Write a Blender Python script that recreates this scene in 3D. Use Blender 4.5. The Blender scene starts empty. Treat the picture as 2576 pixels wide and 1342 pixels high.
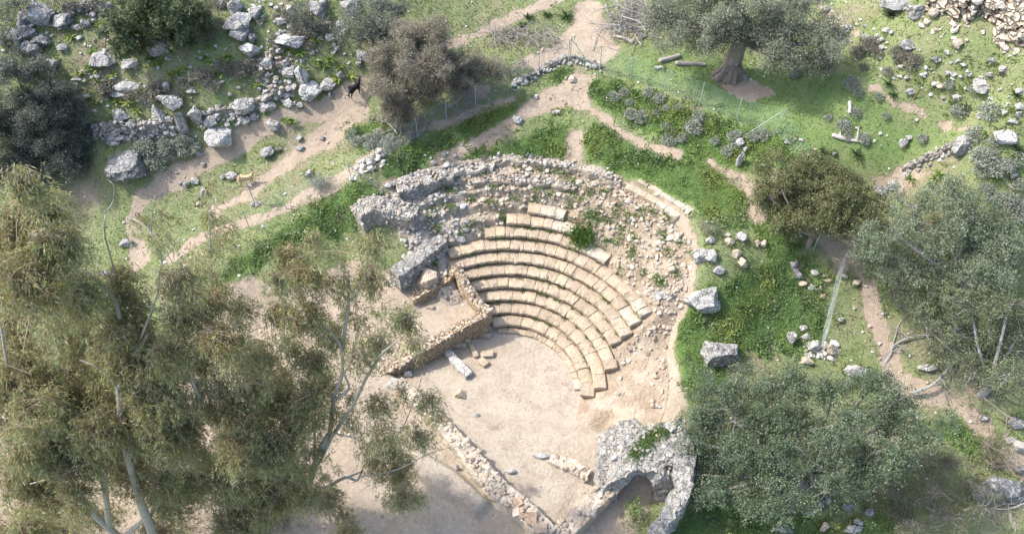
import bpy, math
import numpy as np
from mathutils import Vector

sc = bpy.context.scene
COL = sc.collection
PI = math.pi


def rs(s):
    return np.random.default_rng(s)


# ------------------------------------------------------------------ noise
def _h(ix, iy, iz):
    h = (ix.astype(np.uint32) * np.uint32(374761393) + iy.astype(np.uint32) * np.uint32(668265263)
         + iz.astype(np.uint32) * np.uint32(2246822519))
    h = (h ^ (h >> np.uint32(13))) * np.uint32(1274126177)
    h = h ^ (h >> np.uint32(16))
    return h.astype(np.float64) / 4294967295.0


def vn(p):
    p = np.asarray(p, float)
    i = np.floor(p).astype(np.int64)
    f = p - i
    u = f * f * (3 - 2 * f)
    r = 0
    for a in (0, 1):
        for b in (0, 1):
            for c in (0, 1):
                w = (u[..., 0] if a else 1 - u[..., 0]) * (u[..., 1] if b else 1 - u[..., 1]) * (u[..., 2] if c else 1 - u[..., 2])
                r = r + w * _h(i[..., 0] + a, i[..., 1] + b, i[..., 2] + c)
    return r


def fbm(p, oc=4, seed=0):
    p = np.asarray(p, float) + seed * 17.31
    a, s, t = 1.0, 0.0, 0.0
    for _ in range(oc):
        s = s + a * vn(p)
        t += a
        a *= 0.5
        p = p * 2.03 + 5.7
    return s / t - 0.5


def fb2(x, y, sc_, oc=4, seed=0):
    return fbm(np.stack([x / sc_, y / sc_, np.full(np.shape(x), 0.37 + seed)], -1), oc, seed)


def sm(a, b, x):
    t = np.clip((x - a) / (b - a), 0, 1)
    return t * t * (3 - 2 * t)


# ------------------------------------------------------------------ camera geometry (all places are read off the photo as
# 2576x1342 pixel positions and turned into metres by casting onto the terrain)
FP = 2048.2
TH = math.radians(51.362)
HC = 39.113
TC = np.array([-0.3213, 22.594])        # centre of the orchestra circle
FWD = np.array([0, math.cos(TH), -math.sin(TH)])
UPV = np.array([0, math.sin(TH), math.cos(TH)])
EYE = np.array([0, 0, HC])


def rays(px, py):
    px = np.asarray(px, float)
    py = np.asarray(py, float)
    u = ((px - 1288) / FP)[..., None]
    v = (-(py - 671) / FP)[..., None]
    return u * np.array([1.0, 0, 0]) + v * UPV + FWD


def atz(px, py, z):
    d = rays(px, py)
    t = (np.asarray(z) - HC) / d[..., 2]
    return EYE + d * t[..., None]


def aty(px, py, y):
    d = rays(px, py)
    t = np.asarray(y) / d[..., 1]
    return EYE + d * t[..., None]


def proj(P):
    q = P - EYE
    f = q @ FWD
    return 1288 + FP * q[..., 0] / f, 671 - FP * (q @ UPV) / f


# ------------------------------------------------------------------ terrain heights
CTRL = """1250 950 0|1350 1050 0|1150 1040 0|1420 1120 0|1300 1200 0|1230 1310 0.1|1060 1180 .25|1100 1280 .2|900 1342 0|700 1342 -.2|400 1342 -.5
100 1342 -.8|900 1100 .4|700 1000 .6|500 1100 .2|200 1100 -.1|0 1000 -.2|950 960 .5|820 860 .8|650 780 1.0|760 770 1.1|500 800 1.2|300 900 .8|100 800 .9
600 700 2.3|720 680 2.6|560 640 2.6|700 580 3.2|850 500 4.0|980 440 4.9|640 540 3.0|450 620 2.2|340 600 1.9|200 650 1.6|0 600 1.8|880 640 2.2|960 650 2.4
430 480 3.2|560 420 3.9|700 440 4.0|760 370 4.6|850 290 5.3|920 215 6.2|620 370 4.2|480 400 3.9|320 440 3.8|150 430 3.6|0 420 3.8
300 362 4.5|420 352 4.6|560 345 4.8|700 285 5.3|800 250 5.7
1050 320 5.7|1120 290 6.0|1200 260 6.3|1290 220 6.7|1360 185 7.0|1432 152 7.3|1100 150 7.4|1220 90 7.7|1300 40 8.2|1450 60 8.1|1470 0 8.7|1200 0 8.6|1000 350 5.3|960 400 5.1|1000 200 6.6
1300 330 6.0|1420 330 6.1|1510 180 7.4|1585 198 7.5|1670 228 7.6|1760 263 7.7|1850 302 7.7|1947 338 7.7|1600 260 6.9|1700 330 6.7|1850 380 6.5|1640 400 6.0|1760 470 5.7|1880 500 5.4|1500 370 6.0
1700 150 8.0|1840 195 8.1|1980 220 8.4|1700 40 9.2|1900 60 9.4|2100 330 8.2|2200 390 8.1|2014 405 7.4|2270 330 8.7|2430 330 9.4|2330 400 8.2
2060 100 9.8|2200 140 11.0|2300 200 11.0|2200 60 11.8|2400 200 11.8|2500 260 12.2|2330 100 12.8|2440 120 13.2|2560 150 13.9|2550 300 11.8|2500 370 10.8|2570 420 10.2|2270 0 13.2|2100 0 10.8
2250 450 6.8|2310 450 7.3|2150 480 5.9|2080 560 5.0|2010 610 4.6|2107 684 3.7|2160 640 4.2|2450 500 8.6|2560 560 8.0|2060 878 1.7|2190 750 3.0|2230 850 2.0|2250 950 1.1|2350 1000 .9|2450 1070 .7
2576 1160 .3|2300 700 4.2|2450 750 4.6|2570 800 4.4|2450 900 2.6|2570 980 2.2|1950 600 4.9|1840 600 5.0|1780 650 4.7|1950 700 3.3|1900 760 2.8|1768 790 2.9|1700 700 3.9|1690 860 2.3|1850 930 1.8|1990 860 1.8|1700 950 1.9
1600 930 1.0|1640 1000 1.3|1560 1010 .25|1500 1060 0|1560 1080 .2|1700 1060 1.6|1780 1000 1.6|1585 1210 -.1|1560 1290 -.2|1500 1260 -.1|1680 1300 -.3|1800 1320 -.5|2000 1330 -.8|2200 1320 -.9|2450 1330 -.9|2550 1250 -.4|2100 1150 .2|1900 1100 .8|2300 1150 .1"""
_c = np.array([[float(v) for v in t.split()] for l in CTRL.split('\n') for t in l.split('|')])
_cw = atz(_c[:, 0], _c[:, 1], _c[:, 2])
# the boulder slope at the upper left is one even hillside above its retaining wall
_HS = []
for a_, b_, up_ in ((270, 322, .9), (400, 284, 1.0), (540, 264, 1.0), (680, 238, .9), (760, 180, .5), (860, 180, .2), (300, 180, .9), (450, 180, .9), (620, 130, .8), (150, 200, .9), (60, 250, .6), (100, 60, 1.0), (300, 40, .9),
                    (600, 40, .8), (750, 90, .5), (480, 0, .9), (0, 0, 1.2), (760, 0, .6), (900, 100, .2), (960, 120, 0), (1000, 0, .1), (1000, 60, 0), (-150, 100, 1.2), (300, -80, 1), (700, -80, .6)):
    d_ = rays(a_, b_)
    t_ = (5.9 + up_ - .52 * 38.4 - HC + .04 * -15) / (d_[2] - .52 * d_[1] + .04 * d_[0])
    _HS.append(EYE + d_ * t_)
_cw = np.vstack([_cw, np.array(_HS)])
_extra = []
for a in range(25, 130, 8):
    for r_, z_ in ((13.4, 5.35), (14.6, 5.6)):
        if a < 42 and r_ > 14:
            continue
        _extra.append([TC[0] + r_ * math.cos(math.radians(a)), TC[1] + r_ * math.sin(math.radians(a)), z_ - (0.15 if a < 45 else 0)])
for x_, y_, z_ in ((-60, 0, -3), (0, 0, -2.5), (60, 0, -4), (-60, 30, 6), (60, 30, 5), (-70, 60, 22), (-30, 70, 21), (0, 75, 15), (30, 75, 19), (70, 60, 22),
                   (0, 8, -.9), (-25, 8, -1.4), (25, 8, -1.8), (-45, 45, 13), (45, 45, 14)):
    _extra.append([x_, y_, z_])
_cw = np.vstack([_cw, np.array(_extra)])


def _tps_fit(P, z, lam):
    n = len(P)
    d2 = ((P[:, None] - P[None]) ** 2).sum(-1)
    K = 0.5 * d2 * np.log(d2 + 1e-9)
    A = np.zeros((n + 3, n + 3))
    A[:n, :n] = K + lam * np.eye(n)
    A[:n, n] = 1
    A[:n, n + 1:] = P
    A[n, :n] = 1
    A[n + 1:, :n] = P.T
    return np.linalg.solve(A, np.r_[z, 0, 0, 0])


_w = _tps_fit(_cw[:, :2], _cw[:, 2], 3.0)


def tps(x, y):
    out = np.empty(x.size)
    X = x.ravel()
    Y = y.ravel()
    P = _cw[:, :2]
    for s in range(0, X.size, 40000):
        e = min(s + 40000, X.size)
        d2 = (X[s:e, None] - P[None, :, 0]) ** 2 + (Y[s:e, None] - P[None, :, 1]) ** 2
        out[s:e] = (0.5 * d2 * np.log(d2 + 1e-9)) @ _w[:-3] + _w[-3] + _w[-2] * X[s:e] + _w[-1] * Y[s:e]
    return out.reshape(x.shape)


R1, DR, DZ = 4.06, 0.66, 0.3555


def cone(r):
    return 0.45 + (r - R1) * DZ / DR


def rmax(ph):
    # how far out the rubble bank reaches: it has slipped away on the right
    return np.interp(ph, [-40, -20, -8, 9, 16, 24, 33, 40], [8.6, 8.8, 9.0, 9.2, 9.8, 11.2, 12.6, 12.9])


def inpoly(x, y, P):
    """signed distance (positive inside) to a polygon"""
    n = len(P)
    d = np.full(x.shape, 1e9)
    ins = np.zeros(x.shape, bool)
    for i in range(n):
        ax, ay = P[i]
        bx, by = P[(i + 1) % n]
        ex, ey = bx - ax, by - ay
        t = np.clip(((x - ax) * ex + (y - ay) * ey) / (ex * ex + ey * ey + 1e-12), 0, 1)
        d = np.minimum(d, np.hypot(x - ax - t * ex, y - ay - t * ey))
        c = ((ay > y) != (by > y)) & (x < (bx - ax) * (y - ay) / (by - ay + 1e-12) + ax)
        ins ^= c
    return np.where(ins, d, -d)


def pldist(x, y, P):
    d = np.full(x.shape, 1e9)
    for i in range(len(P) - 1):
        ax, ay = P[i]
        bx, by = P[i + 1]
        ex, ey = bx - ax, by - ay
        t = np.clip(((x - ax) * ex + (y - ay) * ey) / (ex * ex + ey * ey + 1e-12), 0, 1)
        d = np.minimum(d, np.hypot(x - ax - t * ex, y - ay - t * ey))
    return d


gx = np.r_[np.linspace(-150, -44, 28)[:-1], np.arange(-44, 44.01, 0.125), np.linspace(44, 150, 28)[1:]]
gy = np.r_[np.linspace(-40, 9, 14)[:-1], np.arange(9, 64.01, 0.125), np.linspace(64, 170, 28)[1:]]
GX, GY = np.meshgrid(gx, gy)
BASE = tps(np.clip(GX, -70, 70), np.clip(GY, -5, 80))
BASE = BASE + 0.12 * np.maximum(0, np.abs(GX) - 70) + 0.25 * np.maximum(0, GY - 80)
_r = np.hypot(GX - TC[0], GY - TC[1])
_ph = np.degrees(np.arctan2(GY - TC[1], GX - TC[0]))
# theatre bowl
wth = sm(-42, -24, _ph) * sm(124, 117, _ph) * sm(rmax(_ph) + .7, rmax(_ph) - .6, _r)


def cone2(r_, ph):
    # beyond the broken seat ends the ground falls more gently
    k = sm(26, 10, ph)
    return cone(r_) * (1 - k) + (0.40 + (r_ - R1) * .36) * k


zth = np.maximum(0.0, cone2(_r, _ph) - 0.5)
zth = np.where(_r < 4.3, 0.0, zth)
wfl = sm(5.2, 4.2, _r) * (_ph > -170)
rough = 0.30 * fb2(GX, GY, 3.2, 3, 1) + 0.16 * fb2(GX, GY, 0.9, 3, 2)
flat = sm(9, 6, np.hypot(GX - 0.2, GY - 20.5))
HB = BASE + rough * (1 - 0.75 * flat)
HB = HB * (1 - wth) + (zth + 0.25 * rough) * wth
ROOM = np.array([atz(a, b, 1.15)[:2] for a, b in ((1040, 850), (1058, 760), (1118, 700), (1212, 775), (1195, 800), (1110, 850))])
wr = sm(-0.35, 0.15, inpoly(GX, GY, ROOM))
HB = HB * (1 - wr) + (1.15 + 0.15 * rough) * wr
# orchestra floor below the parodos wall
ORC = np.array([atz(a, b, 0)[:2] for a, b in ((985, 945), (1120, 875), (1225, 845), (1300, 845), (1420, 930), (1465, 1000), (1540, 1090), (1480, 1150), (1400, 1300), (1240, 1200), (1040, 985))])
wo = sm(-0.25, 0.2, inpoly(GX, GY, ORC))
HB = HB * (1 - wo) + (0.12 * rough) * wo
# raised trench lip left of the stage wall
LIP = np.array([atz(a, b, .4)[:2] for a, b in ((1060, 1130), (1150, 1180), (1240, 1262), (1200, 1300), (1080, 1230), (1000, 1160))])
HB = HB + 0.5 * sm(-0.05, 0.25, inpoly(GX, GY, LIP)) * sm(2.2, 0.6, inpoly(GX, GY, LIP))


def hz(x, y):
    x = np.asarray(x, float)
    y = np.asarray(y, float)
    i = np.clip(np.searchsorted(gx, x) - 1, 0, len(gx) - 2)
    j = np.clip(np.searchsorted(gy, y) - 1, 0, len(gy) - 2)
    u = (x - gx[i]) / (gx[i + 1] - gx[i])
    v = (y - gy[j]) / (gy[j + 1] - gy[j])
    return (HB[j, i] * (1 - u) * (1 - v) + HB[j, i + 1] * u * (1 - v) + HB[j + 1, i] * (1 - u) * v + HB[j + 1, i + 1] * u * v)


def cast(px, py, off=0.0):
    px = np.atleast_1d(np.asarray(px, float))
    py = np.atleast_1d(np.asarray(py, float))
    off = np.broadcast_to(np.asarray(off, float), px.shape)
    d = rays(px, py)
    lo = np.full(px.shape, 18.0)
    hit = np.zeros(px.shape, bool)
    t = lo.copy()
    for _ in range(260):
        p = EYE + d * t[:, None]
        below = p[:, 2] < hz(p[:, 0], p[:, 1]) + off
        new = below & ~hit
        hit |= below
        lo = np.where(~hit, t, lo)
        t = np.where(hit, t, t + 0.25)
        if hit.all():
            break
    hi = lo + 0.25
    for _ in range(12):
        m = (lo + hi) / 2
        p = EYE + d * m[:, None]
        b = p[:, 2] < hz(p[:, 0], p[:, 1]) + off
        hi = np.where(b, m, hi)
        lo = np.where(b, lo, m)
    return EYE + d * hi[:, None]


def g1(px, py, off=0.0):
    return cast([px], [py], off)[0]


def mpp(p):
    """metres per photo pixel (2576 wide) at a point"""
    return float((np.asarray(p) - EYE) @ FWD) / FP


# ------------------------------------------------------------------ mesh and object helpers
def mesh(name, V, Fs, mat, smooth=False, col=None):
    V = np.asarray(V, np.float32)
    if not isinstance(Fs, list):
        Fs = [Fs]
    Fs = [np.asarray(f, np.int32) for f in Fs if len(f)]
    me = bpy.data.meshes.new(name)
    me.vertices.add(len(V))
    me.vertices.foreach_set('co', V.ravel())
    tot = np.concatenate([np.full(len(f), f.shape[1], np.int32) for f in Fs])
    idx = np.concatenate([f.ravel() for f in Fs])
    me.loops.add(len(idx))
    me.loops.foreach_set('vertex_index', idx)
    me.polygons.add(len(tot))
    st = np.zeros(len(tot), np.int32)
    st[1:] = np.cumsum(tot)[:-1]
    me.polygons.foreach_set('loop_start', st)
    me.polygons.foreach_set('loop_total', tot)
    me.polygons.foreach_set('use_smooth', np.full(len(tot), smooth, bool))
    if col is not None:
        col = np.asarray(col, np.float32)
        if col.ndim == 1:
            col = np.tile(col, (len(V), 1))
        c4 = np.ones((len(V), 4), np.float32)
        c4[:, :3] = col
        a = me.attributes.new('Col', 'FLOAT_COLOR', 'POINT')
        a.data.foreach_set('color', c4.ravel())
    me.update(calc_edges=True)
    if mat:
        me.materials.append(mat)
    return me


def obj(name, me, parent=None, loc=None):
    o = bpy.data.objects.new(name, me)
    COL.objects.link(o)
    if parent is not None:
        o.parent = parent
    if loc is not None:
        o.location = loc
    return o


def tag(o, label, cat, group=None, kind=None):
    if label:
        o['label'] = label
    if cat:
        o['category'] = cat
    if group:
        o['group'] = group
    if kind:
        o['kind'] = kind
    return o


def empty(name, loc, label, cat, group=None):
    o = bpy.data.objects.new(name, None)
    COL.objects.link(o)
    o.location = [float(v) for v in loc]
    o.empty_display_size = 0.3
    return tag(o, label, cat, group, 'thing')


def part(name, V, Fs, mat, root, smooth=False, col=None):
    """a part given in world coordinates, hung on its thing"""
    V = np.asarray(V, float) - np.array(root.location)
    return obj(name, mesh(name, V, Fs, mat, smooth, col), root)


class MB:
    """collects shapes for one mesh"""
    def __init__(s):
        s.V, s.F3, s.F4, s.C, s.n = [], [], [], [], 0

    def add(s, V, F, col=(1, 1, 1)):
        V = np.asarray(V, float)
        F = np.asarray(F, int)
        col = np.asarray(col, float)
        if col.ndim == 1:
            col = np.tile(col, (len(V), 1))
        s.V.append(V)
        s.C.append(col)
        (s.F3 if F.shape[1] == 3 else s.F4).append(F + s.n)
        s.n += len(V)

    def get(s):
        Fs = []
        if s.F3:
            Fs.append(np.vstack(s.F3))
        if s.F4:
            Fs.append(np.vstack(s.F4))
        return np.vstack(s.V), Fs, np.vstack(s.C)


def mbpart(name, mb, mat, root, smooth=False):
    V, Fs, C = mb.get()
    return part(name, V, Fs, mat, root, smooth, C)


def mbobj(name, mb, mat, smooth=False, origin=None):
    V, Fs, C = mb.get()
    if origin is None:
        origin = np.array([V[:, 0].mean(), V[:, 1].mean(), V[:, 2].min()])
    return obj(name, mesh(name, V - origin, Fs, mat, smooth, C), None, [float(v) for v in origin])


_ico = {}


def ico(n):
    if n in _ico:
        return _ico[n]
    t = (1 + 5 ** .5) / 2
    V = [(-1, t, 0), (1, t, 0), (-1, -t, 0), (1, -t, 0), (0, -1, t), (0, 1, t), (0, -1, -t), (0, 1, -t), (t, 0, -1), (t, 0, 1), (-t, 0, -1), (-t, 0, 1)]
    V = [np.array(v) / np.linalg.norm(v) for v in V]
    Fc = [(0, 11, 5), (0, 5, 1), (0, 1, 7), (0, 7, 10), (0, 10, 11), (1, 5, 9), (5, 11, 4), (11, 10, 2), (10, 7, 6), (7, 1, 8), (3, 9, 4), (3, 4, 2), (3, 2, 6), (3, 6, 8), (3, 8, 9), (4, 9, 5), (2, 4, 11), (6, 2, 10), (8, 6, 7), (9, 8, 1)]
    for _ in range(n):
        c = {}
        N = []

        def mid(a, b):
            k = (min(a, b), max(a, b))
            if k not in c:
                m = V[a] + V[b]
                V.append(m / np.linalg.norm(m))
                c[k] = len(V) - 1
            return c[k]
        for a, b, d in Fc:
            e, f, g = mid(a, b), mid(b, d), mid(d, a)
            N += [(a, e, g), (b, f, e), (d, g, f), (e, f, g)]
        Fc = N
    _ico[n] = (np.array(V), np.array(Fc))
    return _ico[n]


def rockshape(seed, sub=3, cuts=16, rough_=0.12, lo=0.62, hi=1.0):
    """angular stone: a ball cut by random planes, then weathered; fills the box -1..1"""
    V, F = ico(sub)
    r = rs(seed)
    n = r.normal(size=(cuts, 3))
    n /= np.linalg.norm(n, axis=1)[:, None]
    d = r.uniform(lo, hi, cuts)
    dot = V @ n.T
    rad = np.min(np.where(dot > 0.05, d / np.maximum(dot, 0.05), 9), axis=1)
    rad = np.minimum(rad, 1.25)
    P = V * rad[:, None]
    if rough_:
        oc = max(1, sub)
        P = P * (1 + rough_ * 1.6 * fbm(P * 1.9, oc, seed % 97)[:, None] + rough_ * 0.9 * fbm(P * 6, 2, seed % 89)[:, None] * (sub > 2))
    P = P - (P.max(0) + P.min(0)) / 2
    return P / np.abs(P).max(0), F


def tube(path, rad, ns=6, cap=True):
    P = np.asarray(path, float)
    n = len(P)
    rad = np.broadcast_to(np.asarray(rad, float), (n,))
    T = np.gradient(P, axis=0)
    T /= np.linalg.norm(T, axis=1)[:, None] + 1e-9
    ref = np.array([0.31, 0.17, 0.93])
    A = np.cross(T, ref)
    bad = np.linalg.norm(A, axis=1) < 0.15
    A[bad] = np.cross(T[bad], np.array([1.0, 0, 0]))
    A /= np.linalg.norm(A, axis=1)[:, None] + 1e-9
    B = np.cross(T, A)
    a = np.arange(ns) * 2 * PI / ns
    V = P[:, None] + rad[:, None, None] * (np.cos(a)[None, :, None] * A[:, None] + np.sin(a)[None, :, None] * B[:, None])
    V = V.reshape(-1, 3)
    i = np.arange(n - 1)[:, None] * ns
    k = np.arange(ns)[None]
    k2 = (k + 1) % ns
    F = np.stack([i + k, i + k2, i + ns + k2, i + ns + k], -1).reshape(-1, 4)
    return V, F


def bend(path, n):
    """resample a polyline smoothly (Catmull-Rom)"""
    P = np.asarray(path, float)
    if len(P) == 2:
        t = np.linspace(0, 1, n)[:, None]
        return P[0] * (1 - t) + P[1] * t
    Q = np.vstack([2 * P[0] - P[1], P, 2 * P[-1] - P[-2]])
    out = []
    for u in np.linspace(0, len(P) - 1 - 1e-6, n):
        i = int(u)
        t = u - i
        a, b, c, d = Q[i], Q[i + 1], Q[i + 2], Q[i + 3]
        out.append(0.5 * (2 * b + (c - a) * t + (2 * a - 5 * b + 4 * c - d) * t * t + (3 * b - a - 3 * c + d) * t ** 3))
    return np.array(out)


def rbox(h, rho=0.04, n=5, m=None):
    """rounded box surface, half sizes h, as a grid"""
    h = np.asarray(h, float)
    tt = np.r_[-1, np.linspace(-0.86, 0.86, n), 1]
    k = len(tt)
    U, W = np.meshgrid(tt, tt, indexing='ij')
    V, F = [], []
    i, j = np.meshgrid(np.arange(k - 1), np.arange(k - 1), indexing='ij')
    q = np.stack([i * k + j, (i + 1) * k + j, (i + 1) * k + j + 1, i * k + j + 1], -1).reshape(-1, 4)
    for ax in range(3):
        for s in (-1, 1):
            p = np.zeros((k, k, 3))
            p[..., ax] = s
            p[..., (ax + 1) % 3] = U
            p[..., (ax + 2) % 3] = W
            F.append((q if s > 0 else q[:, ::-1]) + len(V) * k * k)
            V.append(p.reshape(-1, 3))
    V = np.vstack(V) * h
    inn = np.clip(V, -(h - rho), h - rho)
    d = V - inn
    L = np.linalg.norm(d, axis=1)[:, None]
    V = inn + np.where(L > 1e-9, d / np.maximum(L, 1e-9) * rho, 0)
    return V, np.vstack(F)


def vdisp(V, amp, scale, seed=0, oc=3):
    return V + amp * 2 * np.stack([fbm(V / scale, oc, seed + 3), fbm(V / scale, oc, seed + 11), fbm(V / scale, oc, seed + 23)], -1)


def sweepwall(path, width, zb, zt, step=0.14, amp=0.08, scale=0.5, seed=0, topamp=0.1):
    """masonry body along a ground line: rough, with crumbled top"""
    P = np.asarray(path, float)
    L = np.r_[0, np.cumsum(np.linalg.norm(np.diff(P, axis=0), axis=1))]
    n = max(4, int(L[-1] / step))
    s = np.linspace(0, L[-1], n)
    C = np.stack([np.interp(s, L, P[:, 0]), np.interp(s, L, P[:, 1])], -1)

    def I(v):
        v = np.broadcast_to(np.asarray(v, float), (len(P),))
        return np.interp(s, L, v)
    w, b, t = I(width), I(zb), I(zt)
    T = np.gradient(C, axis=0)
    T /= np.linalg.norm(T, axis=1)[:, None] + 1e-9
    N = np.stack([-T[:, 1], T[:, 0]], -1)
    t = t + topamp * 2.2 * fbm(np.stack([s / 0.55, s * 0, s * 0 + seed], -1), 3, seed)
    nv = max(4, int((t - b).max() / step))
    nw = max(3, int(w.max() / step))
    sec = [(-1, v) for v in np.linspace(0, 1, nv)[:-1]] + [(u, 1) for u in np.linspace(-1, 1, nw)] + [(1, v) for v in np.linspace(1, 0, nv)[1:]]
    sec = np.array(sec)
    k = len(sec)
    rows = [0] + list(range(n)) + [n - 1]
    V = np.zeros((len(rows), k, 3))
    for a, r_ in enumerate(rows):
        sh = 0.0 if a in (0, len(rows) - 1) else 1.0
        rr = 1 - 0.10 * (np.abs(sec[:, 0]) > .98) * (sec[:, 1] > 0.93)
        off = sec[:, 0] * rr * w[r_] / 2 * sh
        V[a, :, 0] = C[r_, 0] + N[r_, 0] * off
        V[a, :, 1] = C[r_, 1] + N[r_, 1] * off
        V[a, :, 2] = b[r_] + (t[r_] - b[r_]) * sec[:, 1] * (1.0 if sh else 0.96)
    V = V.reshape(-1, 3)
    i, j = np.meshgrid(np.arange(len(rows) - 1), np.arange(k - 1), indexing='ij')
    F = np.stack([i * k + j, i * k + j + 1, (i + 1) * k + j + 1, (i + 1) * k + j], -1).reshape(-1, 4)
    V = vdisp(V, amp, scale, seed)
    V = vdisp(V, amp * 0.5, scale * 0.35, seed + 5)
    return V, F


# ------------------------------------------------------------------ materials
def newmat(name):
    m = bpy.data.materials.new(name)
    m.use_nodes = True
    nt = m.node_tree
    for n in list(nt.nodes):
        nt.nodes.remove(n)
    return m, nt


def N(nt, t, **kw):
    n = nt.nodes.new(t)
    for k, v in kw.items():
        if k.startswith('i_'):
            n.inputs[k[2:].replace('_', ' ')].default_value = v
        else:
            setattr(n, k, v)
    return n


def ramp(nt, fac, stops):
    r = N(nt, 'ShaderNodeValToRGB')
    e = r.color_ramp.elements
    while len(e) < len(stops):
        e.new(0.5)
    for q, (p, c) in zip(e, stops):
        q.position = p
        q.color = (*c, 1) if len(c) == 3 else c
    nt.links.new(fac, r.inputs[0])
    return r.outputs[0]


def mixc(nt, fac, a, b, mode='MIX'):
    m = N(nt, 'ShaderNodeMix', data_type='RGBA', blend_type=mode)
    for s, v in ((0, fac), (6, a), (7, b)):
        if hasattr(v, 'links'):
            nt.links.new(v, m.inputs[s])
        else:
            m.inputs[s].default_value = v if s == 0 else ((*v, 1) if len(v) == 3 else v)
    return m.outputs[2]


def math_(nt, op, a, b=0.0, clamp=False):
    m = N(nt, 'ShaderNodeMath', operation=op, use_clamp=clamp)
    for s, v in ((0, a), (1, b)):
        if hasattr(v, 'links'):
            nt.links.new(v, m.inputs[s])
        else:
            m.inputs[s].default_value = v
    return m.outputs[0]


def noise(nt, pos, scale, det=4, rough=.6, dist=0.0):
    n = N(nt, 'ShaderNodeTexNoise')
    n.inputs['Scale'].default_value = scale
    n.inputs['Detail'].default_value = det
    n.inputs['Roughness'].default_value = rough
    n.inputs['Distortion'].default_value = dist
    nt.links.new(pos, n.inputs['Vector'])
    return n.outputs[0]


def finish(nt, col, rough=.9, bump=None, dist=0.05, strength=.6, spec=.2, trans=0.0):
    b = N(nt, 'ShaderNodeBsdfPrincipled')
    nt.links.new(col, b.inputs['Base Color'])
    b.inputs['Roughness'].default_value = rough
    b.inputs['Specular IOR Level'].default_value = spec
    if bump is not None:
        bp = N(nt, 'ShaderNodeBump')
        bp.inputs['Distance'].default_value = dist
        bp.inputs['Strength'].default_value = strength
        nt.links.new(bump, bp.inputs['Height'])
        nt.links.new(bp.outputs[0], b.inputs['Normal'])
    out = N(nt, 'ShaderNodeOutputMaterial')
    s = b.outputs[0]
    if trans:
        t = N(nt, 'ShaderNodeBsdfTranslucent')
        nt.links.new(col, t.inputs['Color'])
        mx = N(nt, 'ShaderNodeMixShader')
        mx.inputs[0].default_value = trans
        nt.links.new(s, mx.inputs[1])
        nt.links.new(t.outputs[0], mx.inputs[2])
        s = mx.outputs[0]
    nt.links.new(s, out.inputs['Surface'])


def mat_leaf(name, trans=.22, rough=.5, spec=.35):
    m, nt = newmat(name)
    a = N(nt, 'ShaderNodeAttribute', attribute_name='Col')
    finish(nt, a.outputs['Color'], rough, None, spec=spec, trans=trans)
    return m


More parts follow.
